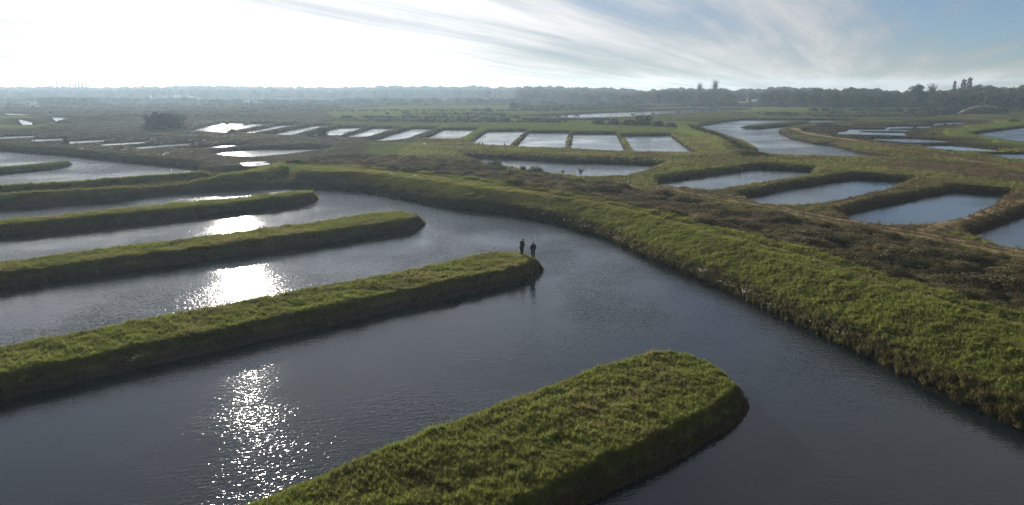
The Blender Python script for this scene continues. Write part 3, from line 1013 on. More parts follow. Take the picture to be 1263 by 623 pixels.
mx_, my_ = flats(60000, 95, 420, 31)
mh = height(mx_, my_)
gr, dr, mu = cover_values(mx_, my_, mh)
dens = (vnoise(mx_ / 7, my_ / 7, 91) + 0.5) * (1.15 - gr) + 0.25 * mu
inb = sdist(mx_, my_, basin) > 0
ok = (mh > 0.15) & (RNG.random(len(mx_)) < dens * 0.55) & inb & (sdist(mx_, my_, SCRUB) > 0) & (sdist(mx_, my_, DYKE_POLY) > 0) & (dr < 0.7)
rk = np.hypot(mx_, my_)
s_ = RNG.uniform(0.3, 0.7, len(mx_)) * (0.8 + rk / 400)
tn = np.clip(0.2 + 0.7 * dr + RNG.normal(0, 0.2, len(mx_)), 0, 1)
scatter('marsh_plants', np.stack([mx_, my_, mh - 0.03], 1)[ok], np.stack([s_ * 1.5, s_ * 1.5, s_ * 0.40], 1)[ok], tn[ok], scrub_p, 'low salt marsh plants on the flats and banks', seed=33)
# rough grass of the flats near the right-hand ponds
gx_, gy_ = flats(60000, 60, 260, 35)
gh_ = height(gx_, gy_)
gr, dr, mu = cover_values(gx_, gy_, gh_)
ok = (gh_ > 0.3) & (sdist(gx_, gy_, basin) > 0) & (sdist(gx_, gy_, SCRUB) > -1) & (sdist(gx_, gy_, DYKE_POLY) > 0) & (sdist(gx_, gy_, UL_POLY) > 0) & (gx_ > -30)
tn = np.clip(0.30 + 0.7 * dr + 0.7 * (0.6 - gr) + 0.7 * fbm(gx_ / 7, gy_ / 7, 95, 2) + RNG.normal(0, 0.15, len(gx_)), 0, 1)
st_ = np.clip(0.15 + 1.1 * dr + 0.8 * fbm(gx_ / 5, gy_ / 5, 97, 2) + RNG.normal(0, 0.12, len(gx_)), 0, 0.9)
scatter('rough_grass', np.stack([gx_, gy_, gh_ - 0.02], 1)[ok], RNG.uniform(0.9, 1.8, ok.sum()), tn[ok], tufts, 'rough grass on the flats between the right-hand ponds', seed=36, tilt=0.3, straw=st_[ok])


# ------------------------------------------------------------------ trees and shrubs
def tube(path, radii, sides=6):
    V, F = [], []
    for i, (p, r) in enumerate(zip(path, radii)):
        p = Vector(p)
        d = (Vector(path[min(i + 1, len(path) - 1)]) - Vector(path[max(i - 1, 0)])).normalized()
        u = d.orthogonal().normalized()
        w = d.cross(u)
        for k in range(sides):
            a = 2 * math.pi * k / sides
            V.append(p + (u * math.cos(a) + w * math.sin(a)) * r)
    for i in range(len(path) - 1):
        for k in range(sides):
            a, b = i * sides + k, i * sides + (k + 1) % sides
            F.append((a, b, b + sides, a + sides))
    F.append(tuple(range(sides))[::-1])
    F.append(tuple(range((len(path) - 1) * sides, len(path) * sides)))
    return V, F


def join(*parts):
    V, F = [], []
    for v, f in parts:
        k = len(V)
        V += list(v)
        F += [tuple(i + k for i in q) for q in f]
    return V, F


def trunk_geo(seed, h, r, limbs=6, spread=0.3, upto=0.85):
    rg = random.Random(seed)
    parts = [tube([(0, 0, -0.5), (rg.uniform(-.02, .02) * h, 0, h * .3), (rg.uniform(-.03, .03) * h, rg.uniform(-.03, .03) * h, h * upto)], [r, r * .75, r * .2])]
    for k in range(limbs):
        a = 6.283 * k / limbs + rg.uniform(-.4, .4)
        z0 = h * rg.uniform(.25, .55)
        L = h * spread * rg.uniform(.7, 1.2)
        parts.append(tube([(0, 0, z0), (math.cos(a) * L * .5, math.sin(a) * L * .5, z0 + L * .45), (math.cos(a) * L, math.sin(a) * L, z0 + L * 1.0)], [r * .4, r * .28, r * .08], 5))
    return join(*parts)


def crown_lobes(seed, h, w, z0, n=9):
    rg = random.Random(seed)
    L = [((0, 0, z0 + (h - z0) * .5), (w * .62, w * .62, (h - z0) * .42))]
    for k in range(n):
        a = 6.283 * k / n + rg.uniform(-.5, .5)
        q = w * rg.uniform(.25, .68)
        z = z0 + (h - z0) * rg.uniform(.15, .85)
        s = w * rg.uniform(.28, .48)
        L.append(((q * math.cos(a), q * math.sin(a), z), (s, s, s * rg.uniform(.65, .95))))
    return L


def twig_geo(seed, h, w, n=70):
    """leafless crown: fans of fine twigs"""
    rg = random.Random(seed)
    parts = []
    for k in range(n):
        a = rg.uniform(0, 6.283)
        z0 = h * rg.uniform(.2, .6)
        q = w * rg.uniform(.1, 1.0)
        z1 = min(h, z0 + (h - z0) * rg.uniform(.5, 1.0))
        p1 = (math.cos(a) * q * .5, math.sin(a) * q * .5, (z0 + z1) / 2)
        p2 = (math.cos(a) * q, math.sin(a) * q, z1)
        parts.append(tube([(0, 0, z0), p1, p2], [h * .008, h * .005, h * .0015], 3))
    return join(*parts)


def me_of(name, geo, mat):
    me = bpy.data.meshes.new(name)
    me.from_pydata([tuple(v) for v in geo[0]], [], [tuple(f) for f in geo[1]])
    me.materials.append(mat)
    return me


TREES = {}
for kind_, mat_, h_, w_, z0_, n_, lf_ in (('oak', 'oak', 14, 6.0, 1.6, 1500, .62), ('oak2', 'rust', 13, 5.2, 1.4, 1300, .58), ('olive', 'olive', 12, 5.5, 1.0, 1300, .6),
                                          ('evergreen', 'evergreen', 15, 5.4, .8, 1700, .55), ('poplar', 'olive', 20, 1.7, 2.0, 900, .5), ('bush', 'shrub', 3.2, 2.3, .1, 1100, .22),
                                          ('bush2', 'olive', 2.6, 2.4, .1, 900, .22)):
    s0 = sum(map(ord, kind_))
    if kind_ == 'poplar':
        lobes = [((0, 0, z0_ + (h_ - z0_) * t), (w_ * (1 - .75 * abs(t - .4)), w_ * (1 - .75 * abs(t - .4)), 2.2)) for t in (.05, .2, .35, .5, .65, .8, .93)]
    else:
        lobes = crown_lobes(s0, h_, w_, z0_)
        if kind_.startswith('bush'):
            lobes += [((w_ * .45 * math.cos(q_), w_ * .45 * math.sin(q_), h_ * .22), (w_ * .5, w_ * .5, h_ * .26)) for q_ in (0.3, 1.6, 2.8, 4.1, 5.3)]
    TREES[kind_] = (me_of('crown', leaf_cloud(s0, n_, lobes, lf_), M[mat_]), me_of('trunk', trunk_geo(s0, h_ * .8, h_ * .022), M['bark']), h_)
TREES['bare'] = (me_of('crown', twig_geo(5, 18, 4.2, 110), M['twig']), me_of('trunk', trunk_geo(5, 16, .34, 8, .3), M['bark']), 18)
TREES['bareshrub'] = (me_of('crown', twig_geo(8, 2.6, 1.6, 90), M['twig']), me_of('trunk', trunk_geo(8, 1.6, .07, 6, .4), M['bark']), 2.6)


def plant(name, kind_, x, y, h, label, category, group=None, wide=1.0, rz=None, z=None):
    cm, tm, h0 = TREES[kind_]
    if z is None:
        z = float(height(np.array([x]), np.array([y]))[0])
    s = h / h0
    o = empty(name, (x, y, z - 0.05), random.uniform(0, 6.283) if rz is None else rz)
    o.scale = (s * wide, s * wide, s)
    for nm, me in (('crown', cm), ('trunk', tm)):
        c = bpy.data.objects.new(nm, me)
        col.objects.link(c)
        c.parent = o
    return set_props(o, label, category, group)


def ground_z(x, y):
    return float(height(np.array([float(x)]), np.array([float(y)]))[0])


def at_px(u, v, z=1.1):
    p = gp(u, v, z)
    return float(p[0]), float(p[1])


def tree_px(name, kind_, u, vbase, vtop, label, cat='tree', group=None, wide=1.0, z=1.0):
    """foot on the plain at (u, vbase); top at vtop gives the height"""
    x, y = at_px(u, vbase, z)
    depth = y * CP + (CAM_Z - z) * SP
    h = (vbase - vtop) / FOC * depth / CP
    return plant(name, kind_, x, y, h, label, cat, group, wide, z=z)


# wood edge on the right: one tree after another
kinds_r = ['oak', 'oak2', 'olive', 'evergreen', 'oak', 'olive', 'oak2']
tl = {'oak': 'broad brown-leaved tree in the edge of the right-hand wood', 'oak2': 'rust-brown tree in the edge of the right-hand wood',
      'olive': 'olive-green tree in the edge of the right-hand wood', 'evergreen': 'dark evergreen tree in the edge of the right-hand wood'}
tops = [(985, 108), (1003, 106.5), (1040, 108), (1100, 110), (1150, 110), (1180, 107), (1205, 105), (1240, 107), (1263, 103), (1320, 104)]
rg = random.Random(3)


def bin_of(u, bins):
    return [w for lim, w in bins if u < lim][0]


BIN_R = [(1060, 'at its meadow end'), (1110, 'by the squat dark evergreen'), (1160, 'by the round-topped tree'), (1200, 'below the poplars'), (1242, 'behind the pale mound'), (9999, 'at the picture edge')]
BIN_C = [(780, 'at its left end'), (850, 'left of the leafless trees'), (900, 'below the leafless trees'), (945, 'by the white houses'), (9999, 'by the lone evergreen')]
ROWS = ['front row', 'middle row', 'back row']
u = 1000.0
while u < 1330:
    for rowk in range(3):
        vt = np.interp(u, [a for a, b in tops], [b for a, b in tops])
        kd = rg.choice(kinds_r)
        vb = 134.6 - rowk * 2.2 - max(0, (1080 - u)) * 0.012 + rg.uniform(-.4, .4)
        top = vt + (10 - rowk * 4.5) * rg.uniform(.75, 1.1) + rg.uniform(-1, 1)
        lb = tl[kd].split(' in the edge')[0] + ', %s of right-hand wood, %s' % (ROWS[rowk], bin_of(u, BIN_R))
        tree_px('broadleaf_tree' if kd != 'evergreen' else 'evergreen_tree', kd, u + rg.uniform(-4, 4), vb, top, lb, 'tree', 'trees of the right-hand wood edge', rg.uniform(.85, 1.25))
    u += rg.uniform(7, 11)
# wood edge right of centre
u = 700.0
while u < 1000:
    for rowk in range(2):
        vt = np.interp(u, [700, 790, 830, 860, 925, 960, 1000], [108, 109, 105.5, 107, 107.5, 106, 106])
        kd = rg.choice(kinds_r)
        vb = 127.5 + (u - 700) * 0.016 - rowk * 2.0 + rg.uniform(-.4, .4) - (3.6 if 905 < u < 940 else 0)
        lb = tl[kd].split(' in the edge')[0] + ', %s of hazy wood right of centre, %s' % (ROWS[rowk * 2], bin_of(u, BIN_C))
        tree_px('broadleaf_tree' if kd != 'evergreen' else 'evergreen_tree', kd, u + rg.uniform(-4, 4), vb, vt + (9 - rowk * 4) * rg.uniform(.7, 1.1), lb, 'tree',
                'trees of the hazy wood right of centre', rg.uniform(.9, 1.3))
    u += rg.uniform(8, 12)
# trees that stand out
for nm, kd, u, vb, vt, lb, wd in [
        ('bare_tree', 'bare', 881, 128, 98.2, 'tall leafless tree rising highest above the wood right of centre', 0.8),
        ('bare_tree', 'bare', 862, 128, 101.5, 'leafless tree beside a thin dead stem above the wood', 0.7),
        ('poplar', 'poplar', 1192, 132, 98.5, 'taller of two poplars close together above the right-hand wood', 1.5),
        ('poplar', 'poplar', 1185, 132, 100.2, 'shorter of two poplars close together above the right-hand wood', 1.7),
        ('poplar', 'poplar', 1174, 132, 102.2, 'single narrow dark tree left of the two poplars', 1.1),
        ('evergreen_tree', 'evergreen', 1129, 133, 102.5, 'round dark tree topping the right-hand wood', 0.95),
        ('evergreen_tree', 'evergreen', 1135, 135, 111, 'large dark tree below the round-topped one', 1.25),
        ('evergreen_tree', 'evergreen', 1088, 135, 113.5, 'squat dark evergreen at the foot of the right-hand wood', 1.5),
        ('evergreen_tree', 'evergreen', 988, 133, 113.5, 'dark round evergreen standing alone at the edge of the meadow', 1.1),
        ('bare_tree', 'bare', 1147, 132, 102.6, 'leafless tree right of the round-topped dark tree', 1.1),
        ('bare_tree', 'bare', 603, 124.5, 110.5, 'hazy bare tree standing in front of the far wood', 1.5)]:
    tree_px(nm, kd, u, vb, vt, lb, 'tree', wide=wd)
for k, (u, vt) in enumerate([(72, 101.4), (78.5, 101.6), (88, 103.6), (92, 102.6), (95, 102.8), (99, 102.2), (103.5, 102), (108, 102)]):
    tree_px('poplar', 'poplar', u, 119.6, vt, ['leftmost poplar of the row on the left horizon', 'second poplar of the row on the left horizon, by a gap'][k] if k < 2 else
            'slim poplar in the close row on the left horizon', 'tree', 'poplars on the left horizon', 0.75 if k > 1 else 0.6)

# far woods that read as one hazy band
wx, wy, ws = [], [], []
rgw = np.random.default_rng(5)
for k in range(8200):
    u = rgw.uniform(-260, 1500)
    rowd = rgw.uniform(0, 1) ** 1.3
    dist = 1190 + 460 * rowd
    if u > 640:
        dist = (900 if u < 1000 else 640) + 300 * rowd
    a = math.atan((u - IMG_W / 2) / FOC)
    wx.append(dist * math.tan(a))
    wy.append(dist)
    vtop = np.interp(u, [-260, 0, 160, 250, 420, 490, 560, 620, 700, 790, 830, 925, 960, 1000, 1060, 1100, 1263, 1500], [106, 106.5, 106, 104.8, 106.5, 104.6, 105, 105.4, 106.8, 109, 106, 108, 106, 107, 109, 110, 107, 105])
    ztop = CAM_Z + (108 - vtop) / FOC * dist * CP
    full = 0.62 + 0.38 * rowd
    ws.append(max(5.0, ztop * full * (rgw.uniform(.74, 1.07) if u > 620 else rgw.uniform(.86, 1.04)) * (1 + (0.22 if u > 620 else 0.08) * float(fbm(np.array([u / 28.0]), np.array([rowd]), 7)[0]))) / 14.0)
wsn = np.array(ws)
crowns = [bpy.data.objects.new('wood_crown', TREES[k][0]) for k in ('oak', 'oak2', 'olive', 'evergreen')]
scatter('far_wood', np.stack([wx, wy, np.full(len(wx), -0.2)], 1), np.stack([wsn * 1.25, wsn * 1.25, wsn], 1), np.zeros(len(wx)), crowns, 'hazy far wood along the whole horizon', tilt=0.03, seed=6)

# hedges and bushes out on the marsh
hx, hy, hs, hzv = [], [], [], []
for (u0, v0, u1, v1, n, s0, s1) in [(0, 124, 240, 125.5, 160, 3.5, 6), (230, 126, 420, 127, 110, 3, 5), (420, 126.4, 660, 126.8, 150, 3, 6.5), (640, 128, 900, 127.5, 120, 2.5, 5),
                                    (50, 127, 120, 127.5, 40, 4, 8), (640, 133.5, 800, 131, 70, 2.0, 4.4), (830, 131, 1000, 131.8, 80, 2.5, 5), (-60, 121.5, 40, 121.5, 70, 7, 12),
                                    (1000, 137, 1263, 137.5, 120, 1.5, 3.2), (430, 150.4, 700, 150.8, 260, .6, 1.3), (420, 146.4, 640, 146.0, 200, .6, 1.4), (640, 147.6, 760, 148.2, 110, .6, 1.5),
                                    (500, 141.6, 700, 142.4, 150, .6, 1.6), (300, 137.2, 640, 136.6, 240, .7, 1.8), (0, 133.6, 420, 133.2, 240, .8, 2.0), (60, 138.6, 330, 138.4, 190, .6, 1.6),
                                    (120, 143.6, 330, 143.4, 150, .6, 1.4), (900, 139.6, 1150, 139.4, 170, .6, 1.5), (940, 142.4, 1180, 142.0, 150, .5, 1.3), (720, 133, 900, 130.6, 130, .8, 2.2),
                                    (640, 136.4, 800, 134.4, 120, 1.0, 2.6), (850, 161, 912, 184, 260, .4, 1.1), (0, 129.6, 640, 129.8, 260, 1.0, 3.0), (84, 146.6, 120, 147.2, 60, .8, 1.8)]:
    for k in range(n):
        t = rg.random()
        x, y = at_px(u0 + (u1 - u0) * t, v0 + (v1 - v0) * t + rg.gauss(0, .35))
        hx.append(x)
        hy.append(y)
        hzv.append(max(0.3, ground_z(x, y)) if y < 480 else 1.0)
        hs.append(rg.uniform(s0, s1) / 3.2)
hsn = np.array(hs)
bush_src = [bpy.data.objects.new('hedge_bush', TREES[k][0]) for k in ('bush', 'bush2')]
scatter('far_hedges', np.stack([hx, hy, np.array(hzv) - 0.1], 1), np.stack([hsn * 1.3, hsn * 1.3, hsn], 1), np.zeros(len(hx)), bush_src, 'hazy hedges and thickets beyond the ponds', seed=7)
BUSHES = [
    ('shrub', 'bush', 397, 168.5, 157, 'dark round shrub on the bank in front of the slanted ponds', 1.0),
    ('shrub', 'bareshrub', 430, 170.5, 161.5, 'twiggy spreading shrub right of the dark round shrub', 1.3),
    ('shrub', 'bush', 385, 169.5, 165.5, 'small low shrub left of the dark round shrub', 1.2),
    ('thicket', 'bush', 204, 158.5, 136.5, 'large dark thicket left of the bright ponds, its highest bush', 1.15),
    ('thicket', 'bush', 190, 158.5, 140, 'left bush of the large dark thicket', 1.1),
    ('thicket', 'bush', 218, 158.5, 140.5, 'right bush of the large dark thicket', 1.05),
    ('shrub', 'bush', 81.5, 177, 167, 'upright bush among the thin strips of water at left', 0.5),
    ('shrub', 'bush', 287, 164, 158.5, 'low bush beside the post in the glare', 1.3),
    ('shrub', 'bareshrub', 716, 218, 206, 'round twiggy shrub at the near rim of the long scrub pond', 1.1),
    ('shrub', 'bareshrub', 694, 216, 208.5, 'small twiggy shrub left of the round one by the long pond', 1.2),
    ('shrub', 'bush2', 662, 212.5, 205.5, 'green bush at the rim of the long scrub pond', 1.6),
    ('shrub', 'bush', 645, 210.5, 204, 'dark bush with bare twigs by the long scrub pond', 1.0),
    ('shrub', 'bush2', 610, 205, 198, 'broad bush at the left end of the long scrub pond', 1.8),
    ('shrub', 'bush2', 586, 202.5, 196, 'bush in the scrub left of the long pond', 1.5),
    ('shrub', 'bush', 607, 150.8, 144.8, 'left half of the dark clipped-looking hedge in the meadow', 1.9),
    ('shrub', 'bush', 624, 150.8, 144.8, 'right half of the dark clipped-looking hedge in the meadow', 1.9),
    ('shrub', 'bush', 738, 153.3, 146.5, 'dark bush at the left end of the meadow thicket', 1.9),
    ('shrub', 'bush', 757, 153.8, 146, 'dark bush in the middle of the meadow thicket', 1.9),
    ('shrub', 'bush', 776, 154.6, 147, 'dark bush right of the middle of the meadow thicket', 1.9),
    ('shrub', 'bush2', 792, 154.6, 141.5, 'tall rounded bush rising from the meadow thicket', 1.1),
    ('shrub', 'bush', 812, 155.6, 148.5, 'low bush right of the tall one in the meadow thicket', 1.8),
    ('shrub', 'bush', 828, 156.8, 150.5, 'lowest bush at the right end of the meadow thicket', 1.7),
    ('shrub', 'bush', 661, 150.4, 145.5, 'small lone bush in the meadow before the far pond', 1.0),
    ('shrub', 'bush', 501, 140.2, 136, 'low dark bush in the pale meadow left of centre', 1.7),
    ('shrub', 'bush', 478, 141, 138, 'smaller bush left of the low dark one in the pale meadow', 1.5),
    ('shrub', 'bush', 549, 143.5, 140, 'small bush standing alone in the meadow at centre', 1.2),
    ('shrub', 'bush', 587, 137.5, 133, 'bush at the left of the pair in the green meadow', 1.6),
    ('shrub', 'bush', 603, 138, 132.6, 'bush at the right of the pair in the green meadow', 1.6),
    ('shrub', 'bush', 633, 133.5, 125.6, 'tall dark bush at the left end of the bushy line', 1.0),
    ('shrub', 'bush', 640, 133.5, 126.2, 'tall dark bush second in the bushy line', 1.0),
    ('shrub', 'bush', 972, 142.6, 138, 'low bush on the meadow above the channel', 1.8),
    ('shrub', 'bush2', 1250, 150.5, 146.5, 'low bush on the bank at the right edge', 1.8),
]
for nm, kd, u, vb, vt, lb, wd in BUSHES:
    tree_px(nm, kd, u, vb, vt, lb, 'bush', wide=wd)

# ------------------------------------------------------------------ small things on the marsh
def box(x0, x1, y0, y1, z0, z1):
    return ([(x0, y0, z0), (x1, y0, z0), (x1, y1, z0), (x0, y1, z0), (x0, y0, z1), (x1, y0, z1), (x1, y1, z1), (x0, y1, z1)],
            [(3, 2, 1, 0), (4, 5, 6, 7), (0, 1, 5, 4), (1, 2, 6, 5), (2, 3, 7, 6), (3, 0, 4, 7)])


def part(name, geo, mat, parent, smooth=False):
    return mesh_obj(name, geo[0], geo[1], mat, parent, smooth)


M['plaster'] = plain_mat('white_plaster', (0.74, 0.72, 0.68), 0.9, 0.06, 0.4)
M['tiles'] = plain_mat('roof_tiles', (0.30, 0.15, 0.09), 0.9, 0.2, 1.5)
M['pale_roof'] = plain_mat('pale_roof', (0.55, 0.54, 0.52), 0.6, 0.1, 0.5)
M['pane'] = plain_mat('window_glass', (0.03, 0.035, 0.04), 0.15, 0.1, 1.0, 0.5)
M['door'] = plain_mat('door_paint', (0.10, 0.14, 0.18), 0.6)
M['wood'] = plain_mat('weathered_wood', (0.07, 0.06, 0.05), 0.9)
M['stone'] = plain_mat('pale_stone', (0.42, 0.40, 0.36), 0.9, 0.2, 3.0)
M['hide'] = plain_mat('dark_hide', (0.025, 0.020, 0.017), 0.8, 0.3, 2.0)
M['horn'] = plain_mat('horn', (0.35, 0.31, 0.24), 0.6)


def house(u, v, w, d, h, label, roof='tiles', rz=0.0):
    x, y = at_px(u, v, 1.0)
    o = empty('house', (x, y, 0.9), rz)
    set_props(o, label, 'house', 'houses at the foot of the far woods')
    part('wall', box(-w / 2, w / 2, -d / 2, d / 2, 0, h), M['plaster'], o)
    rh = d * 0.32
    V = [(-w / 2 - .3, -d / 2 - .35, h - .12), (w / 2 + .3, -d / 2 - .35, h - .12), (w / 2 + .3, d / 2 + .35, h - .12), (-w / 2 - .3, d / 2 + .35, h - .12), (-w / 2 - .3, 0, h + rh), (w / 2 + .3, 0, h + rh)]
    r = part('roof', (V, [(0, 1, 5, 4), (2, 3, 4, 5), (0, 4, 3), (1, 2, 5), (3, 2, 1, 0)]), M[roof], o)
    part('chimney', box(w * .25, w * .25 + .6, -.3, .3, h + rh * .5, h + rh + .9), M['plaster'], r)
    part('door', box(-.5, .5, -d / 2 - .06, -d / 2 + .02, 0, 2.1), M['door'], o)
    for k in range(max(2, int(w / 2.6))):
        cx_ = -w / 2 + (k + .5) * w / max(2, int(w / 2.6))
        if abs(cx_) > .9:
            wn = part('window', box(cx_ - .5, cx_ + .5, -d / 2 - .05, -d / 2 + .02, 1.0, 2.2), M['pane'], o)
            part('sill', box(cx_ - .6, cx_ + .6, -d / 2 - .15, -d / 2 - .051, .88, .99), M['stone'], wn)
    return o


house(219, 121.4, 9.5, 6, 3.0, 'long low white house under the hazy far ridge at left', 'pale_roof', 0.1)
house(204, 122.0, 5.5, 5, 2.6, 'small white house left of the long low one', 'pale_roof', -0.2)
house(186, 121.4, 4.0, 4, 4.2, 'narrow tall white house far left of the long low one', 'tiles', 0.2)
house(236, 122.0, 8.0, 5, 2.4, 'faint pale house right of the long low one', 'pale_roof', 0.0)
house(305, 128.6, 4.6, 4, 2.6, 'white hut in the hedge line left of centre', 'pale_roof', 0.3)
house(315, 128.6, 3.6, 3.5, 2.3, 'smaller white hut right beside the other in the hedge line', 'pale_roof', -0.2)
house(42, 132.6, 4.2, 4, 2.4, 'lone white hut above the green field at far left', 'pale_roof', 0.1)
house(915.6, 126.6, 3.4, 4.5, 3.0, 'left of the two white houses close together by the wood', 'tiles', 0.5)
house(920.0, 126.4, 3.0, 4.5, 3.4, 'right of the two white houses close together by the wood', 'tiles', 0.4)
house(929.6, 128.2, 4.4, 5, 3.0, 'single white house right of the close pair by the wood', 'pale_roof', -0.3)

# post with a box head
x, y = at_px(281, 162.3, 1.0)
o = empty('post', (x, y, ground_z(x, y)))
set_props(o, 'dark post with a box head standing before the brightest pond', 'post')
part('pole', tube([(0, 0, -.4), (.02, 0, 1.6), (0, 0, 3.1)], [.26, .23, .2], 8), M['wood'], o)
part('box_head', box(-.62, .62, -.5, .5, 2.95, 3.95), M['wood'], o)
part('arm', box(.1, 2.6, -.1, .1, 1.5, 1.72), M['wood'], o)


def rough_lump(seed, sx, sy, sz, rows=6, cols=10):
    rg_ = random.Random(seed)
    V, F = [], []
    for i in range(rows + 1):
        t = i / rows
        for j in range(cols):
            a = 6.283 * j / cols
            q = (1 - t * .97) * rg_.uniform(.86, 1.12)
            V.append((sx * q * math.cos(a), sy * q * math.sin(a), sz * (1 - (1 - t) ** 1.8) * rg_.uniform(.93, 1.07) - (.3 if i == 0 else 0)))
    for i in range(rows):
        for j in range(cols):
            F.append((i * cols + j, i * cols + (j + 1) % cols, (i + 1) * cols + (j + 1) % cols, (i + 1) * cols + j))
    F.append(tuple(rows * cols + j for j in range(cols)))
    return V, F


x, y = at_px(523.5, 177.6, 1.2)
o = part('stone_block', rough_lump(4, .62, .4, .5, 4, 8), M['stone'], None)
o.location = (x, y, ground_z(x, y))
set_props(o, 'pale stone block on the bank below the slanted ponds', 'stone')
# pale heap under the right-hand wood
M['heap'] = plain_mat('heap_soil', (0.05, 0.042, 0.030), 0.95, 0.5, 0.25)
M['straw'] = leaf_mat('pale_straw', (0.16, 0.14, 0.11), (0.30, 0.27, 0.22), 0.2)
x, y = at_px(1212, 140.5, 1.0)
o = empty('mound', (x, y, 0.9))
set_props(o, 'big earth mound with a pale top before the right-hand wood', 'mound')
part('heap', rough_lump(9, 17, 9, 5.4, 9, 26), M['heap'], o, True)
part('dry_top', leaf_cloud(12, 6000, [((0, -1.0, 4.1), (8, 4.0, 1.5)), ((-5, -1.5, 3.5), (4.5, 3.0, 1.2)), ((5, -1.5, 3.5), (4.5, 3.0, 1.2))], .32), M['straw'], o)

# dark clods and stakes along the small banks
CL = [(1056, 169.4), (1063, 169.2), (1070, 169.6), (1077, 169.4), (1083, 169.6), (1091, 169.7), (1099, 169.6), (1106, 170), (1151, 166), (1147, 172.4), (1151, 172.6), (1171, 186.4), (1249, 198), (1257, 198.2),
      (1100, 163.2), (1128, 158.6), (1165, 155), (1176, 155)]
for k, (u, v) in enumerate(CL):
    o = tree_px('tussock', 'bush', u, v, v - rg.uniform(2.0, 3.2), 'dark tussock on a narrow bank between the thin ponds on the right', 'bush', 'tussocks on the thin pond banks', rg.uniform(1.0, 1.4), 0.8)
for k, (u, v, lb) in enumerate([(591, 179.4, 'left of two short stakes at the rim of the stepped pond'), (595, 180.0, 'right of two short stakes at the rim of the stepped pond'),
                                (622, 181.0, 'short stake at the near corner of the stepped pond')]):
    x, y = at_px(u, v, 0.9)
    o = part('stake', tube([(0, 0, -.4), (.02, .01, .4), (.0, .02, .85)], [.22, .2, .16], 7), M['wood'], None)
    o.location = (x, y, ground_z(x, y))
    set_props(o, lb, 'stake')

# white seed heads by the water
def seed_plant_geo(seed, n=7, h=.55, spread=.5):
    rg_ = random.Random(seed)
    st, hd = [], []
    for k in range(n):
        bx_, by_ = rg_.gauss(0, spread * .4), rg_.gauss(0, spread * .4)
        tx, ty, tz = bx_ + rg_.gauss(0, .08), by_ + rg_.gauss(0, .08), h * rg_.uniform(.6, 1.1)
        st.append(tube([(bx_, by_, -.1), ((bx_ + tx) / 2, (by_ + ty) / 2, tz * .5), (tx, ty, tz)], [.008, .006, .004], 3))
        hd.append(leaf_cloud(seed * 31 + k, 16, [((tx, ty, tz), (.05, .05, .05))], .024))
    return join(*st), join(*hd)


SEED = []
for k in range(4):
    a_, b_ = seed_plant_geo(k + 1, 6 + 2 * k, .5, .45 + .12 * k)
    SEED.append((me_of('stems', a_, M['stem']), me_of('seed_heads', b_, M['seed'])))
SEED_SPOTS = [(484, 231, 1.3), (505, 235, 1.1), (513, 235, 1.3), (656, 264, 1.0), (671, 268, 1.3), (700, 276, 1.2), (723, 284.5, 1.3), (764, 301, 1.1), (866, 339, 1.1), (871, 341, 1.2), (893, 352, 1.0),
      (900, 355, 1.0), (905, 357, .9), (919, 365, 1.1), (925, 367, 1.1), (955, 381, .8), (962, 385, .9), (1003, 406, .8), (1024, 410, .8), (1034, 413, 1.0), (1042, 417, .9), (1212, 505, .5),
      (204, 201, 2.2), (104, 191, 1.3), (306, 210, 1.2), (165, 447, .9), (175, 445, .8), (160, 449, .7)]
for k, (u, v, sc) in enumerate(SEED_SPOTS):
    zz = 0.45
    x, y = at_px(u, v, zz)
    for _ in range(40):                      # up the bank until it stands on dry land
        if ground_z(x, y) > 0.25:
            break
        q = 1 + 0.12 / math.hypot(x, y)
        x, y = x * q, y * q
    where = 'at the foot of the curved dyke' if 480 <= u < 1300 else 'on the slope of the far embankment at left' if v < 215 else 'on the dark face of the tongue with people'
    side = '' if not (480 <= u < 1300) else ', far stretch' if u < 600 else ', middle stretch' if u < 800 else ', near stretch'
    o = empty('seed_head_plant', (x, y, ground_z(x, y)), rg.uniform(0, 6.28))
    o.scale = (sc, sc, sc)
    set_props(o, 'pale fluffy seed heads %s%s' % (where, side), 'plant', 'white seed heads by the water')
    for nm, me in zip(('stems', 'seed_heads'), SEED[k % 4]):
        c = bpy.data.objects.new(nm, me)
        col.objects.link(c)
        c.parent = o


# ------------------------------------------------------------------ people and cattle
def skin(name, joints, bones, mat, parent, levels=2, root=0, fat=1.12):
    """joints: (x, y, z, rx, ry); one continuous surface grown round the bones"""
    me = bpy.data.meshes.new(name)
    me.from_pydata([j[:3] for j in joints], bones, [])
    tmp = bpy.data.objects.new(name + '_bones', me)
    col.objects.link(tmp)
    sm = tmp.modifiers.new('skin', 'SKIN')
    sm.use_smooth_shade = True
    for i, j in enumerate(joints):
        sv = me.skin_vertices[0].data[i]
        sv.radius = (j[3] * fat, (j[4] if len(j) > 4 else j[3]) * fat)
        sv.use_root = i == root
    ss = tmp.modifiers.new('subd', 'SUBSURF')
    ss.levels = ss.render_levels = levels
    dg = bpy.context.evaluated_depsgraph_get()
    out = bpy.data.meshes.new_from_object(tmp.evaluated_get(dg))
    out.materials.clear()
    out.materials.append(mat)
    out.polygons.foreach_set('use_smooth', [True] * len(out.polygons))
    bpy.data.objects.remove(tmp)
    o = bpy.data.objects.new(name, out)
    col.objects.link(o)
    if parent is not None:
        o.parent = parent
    return o


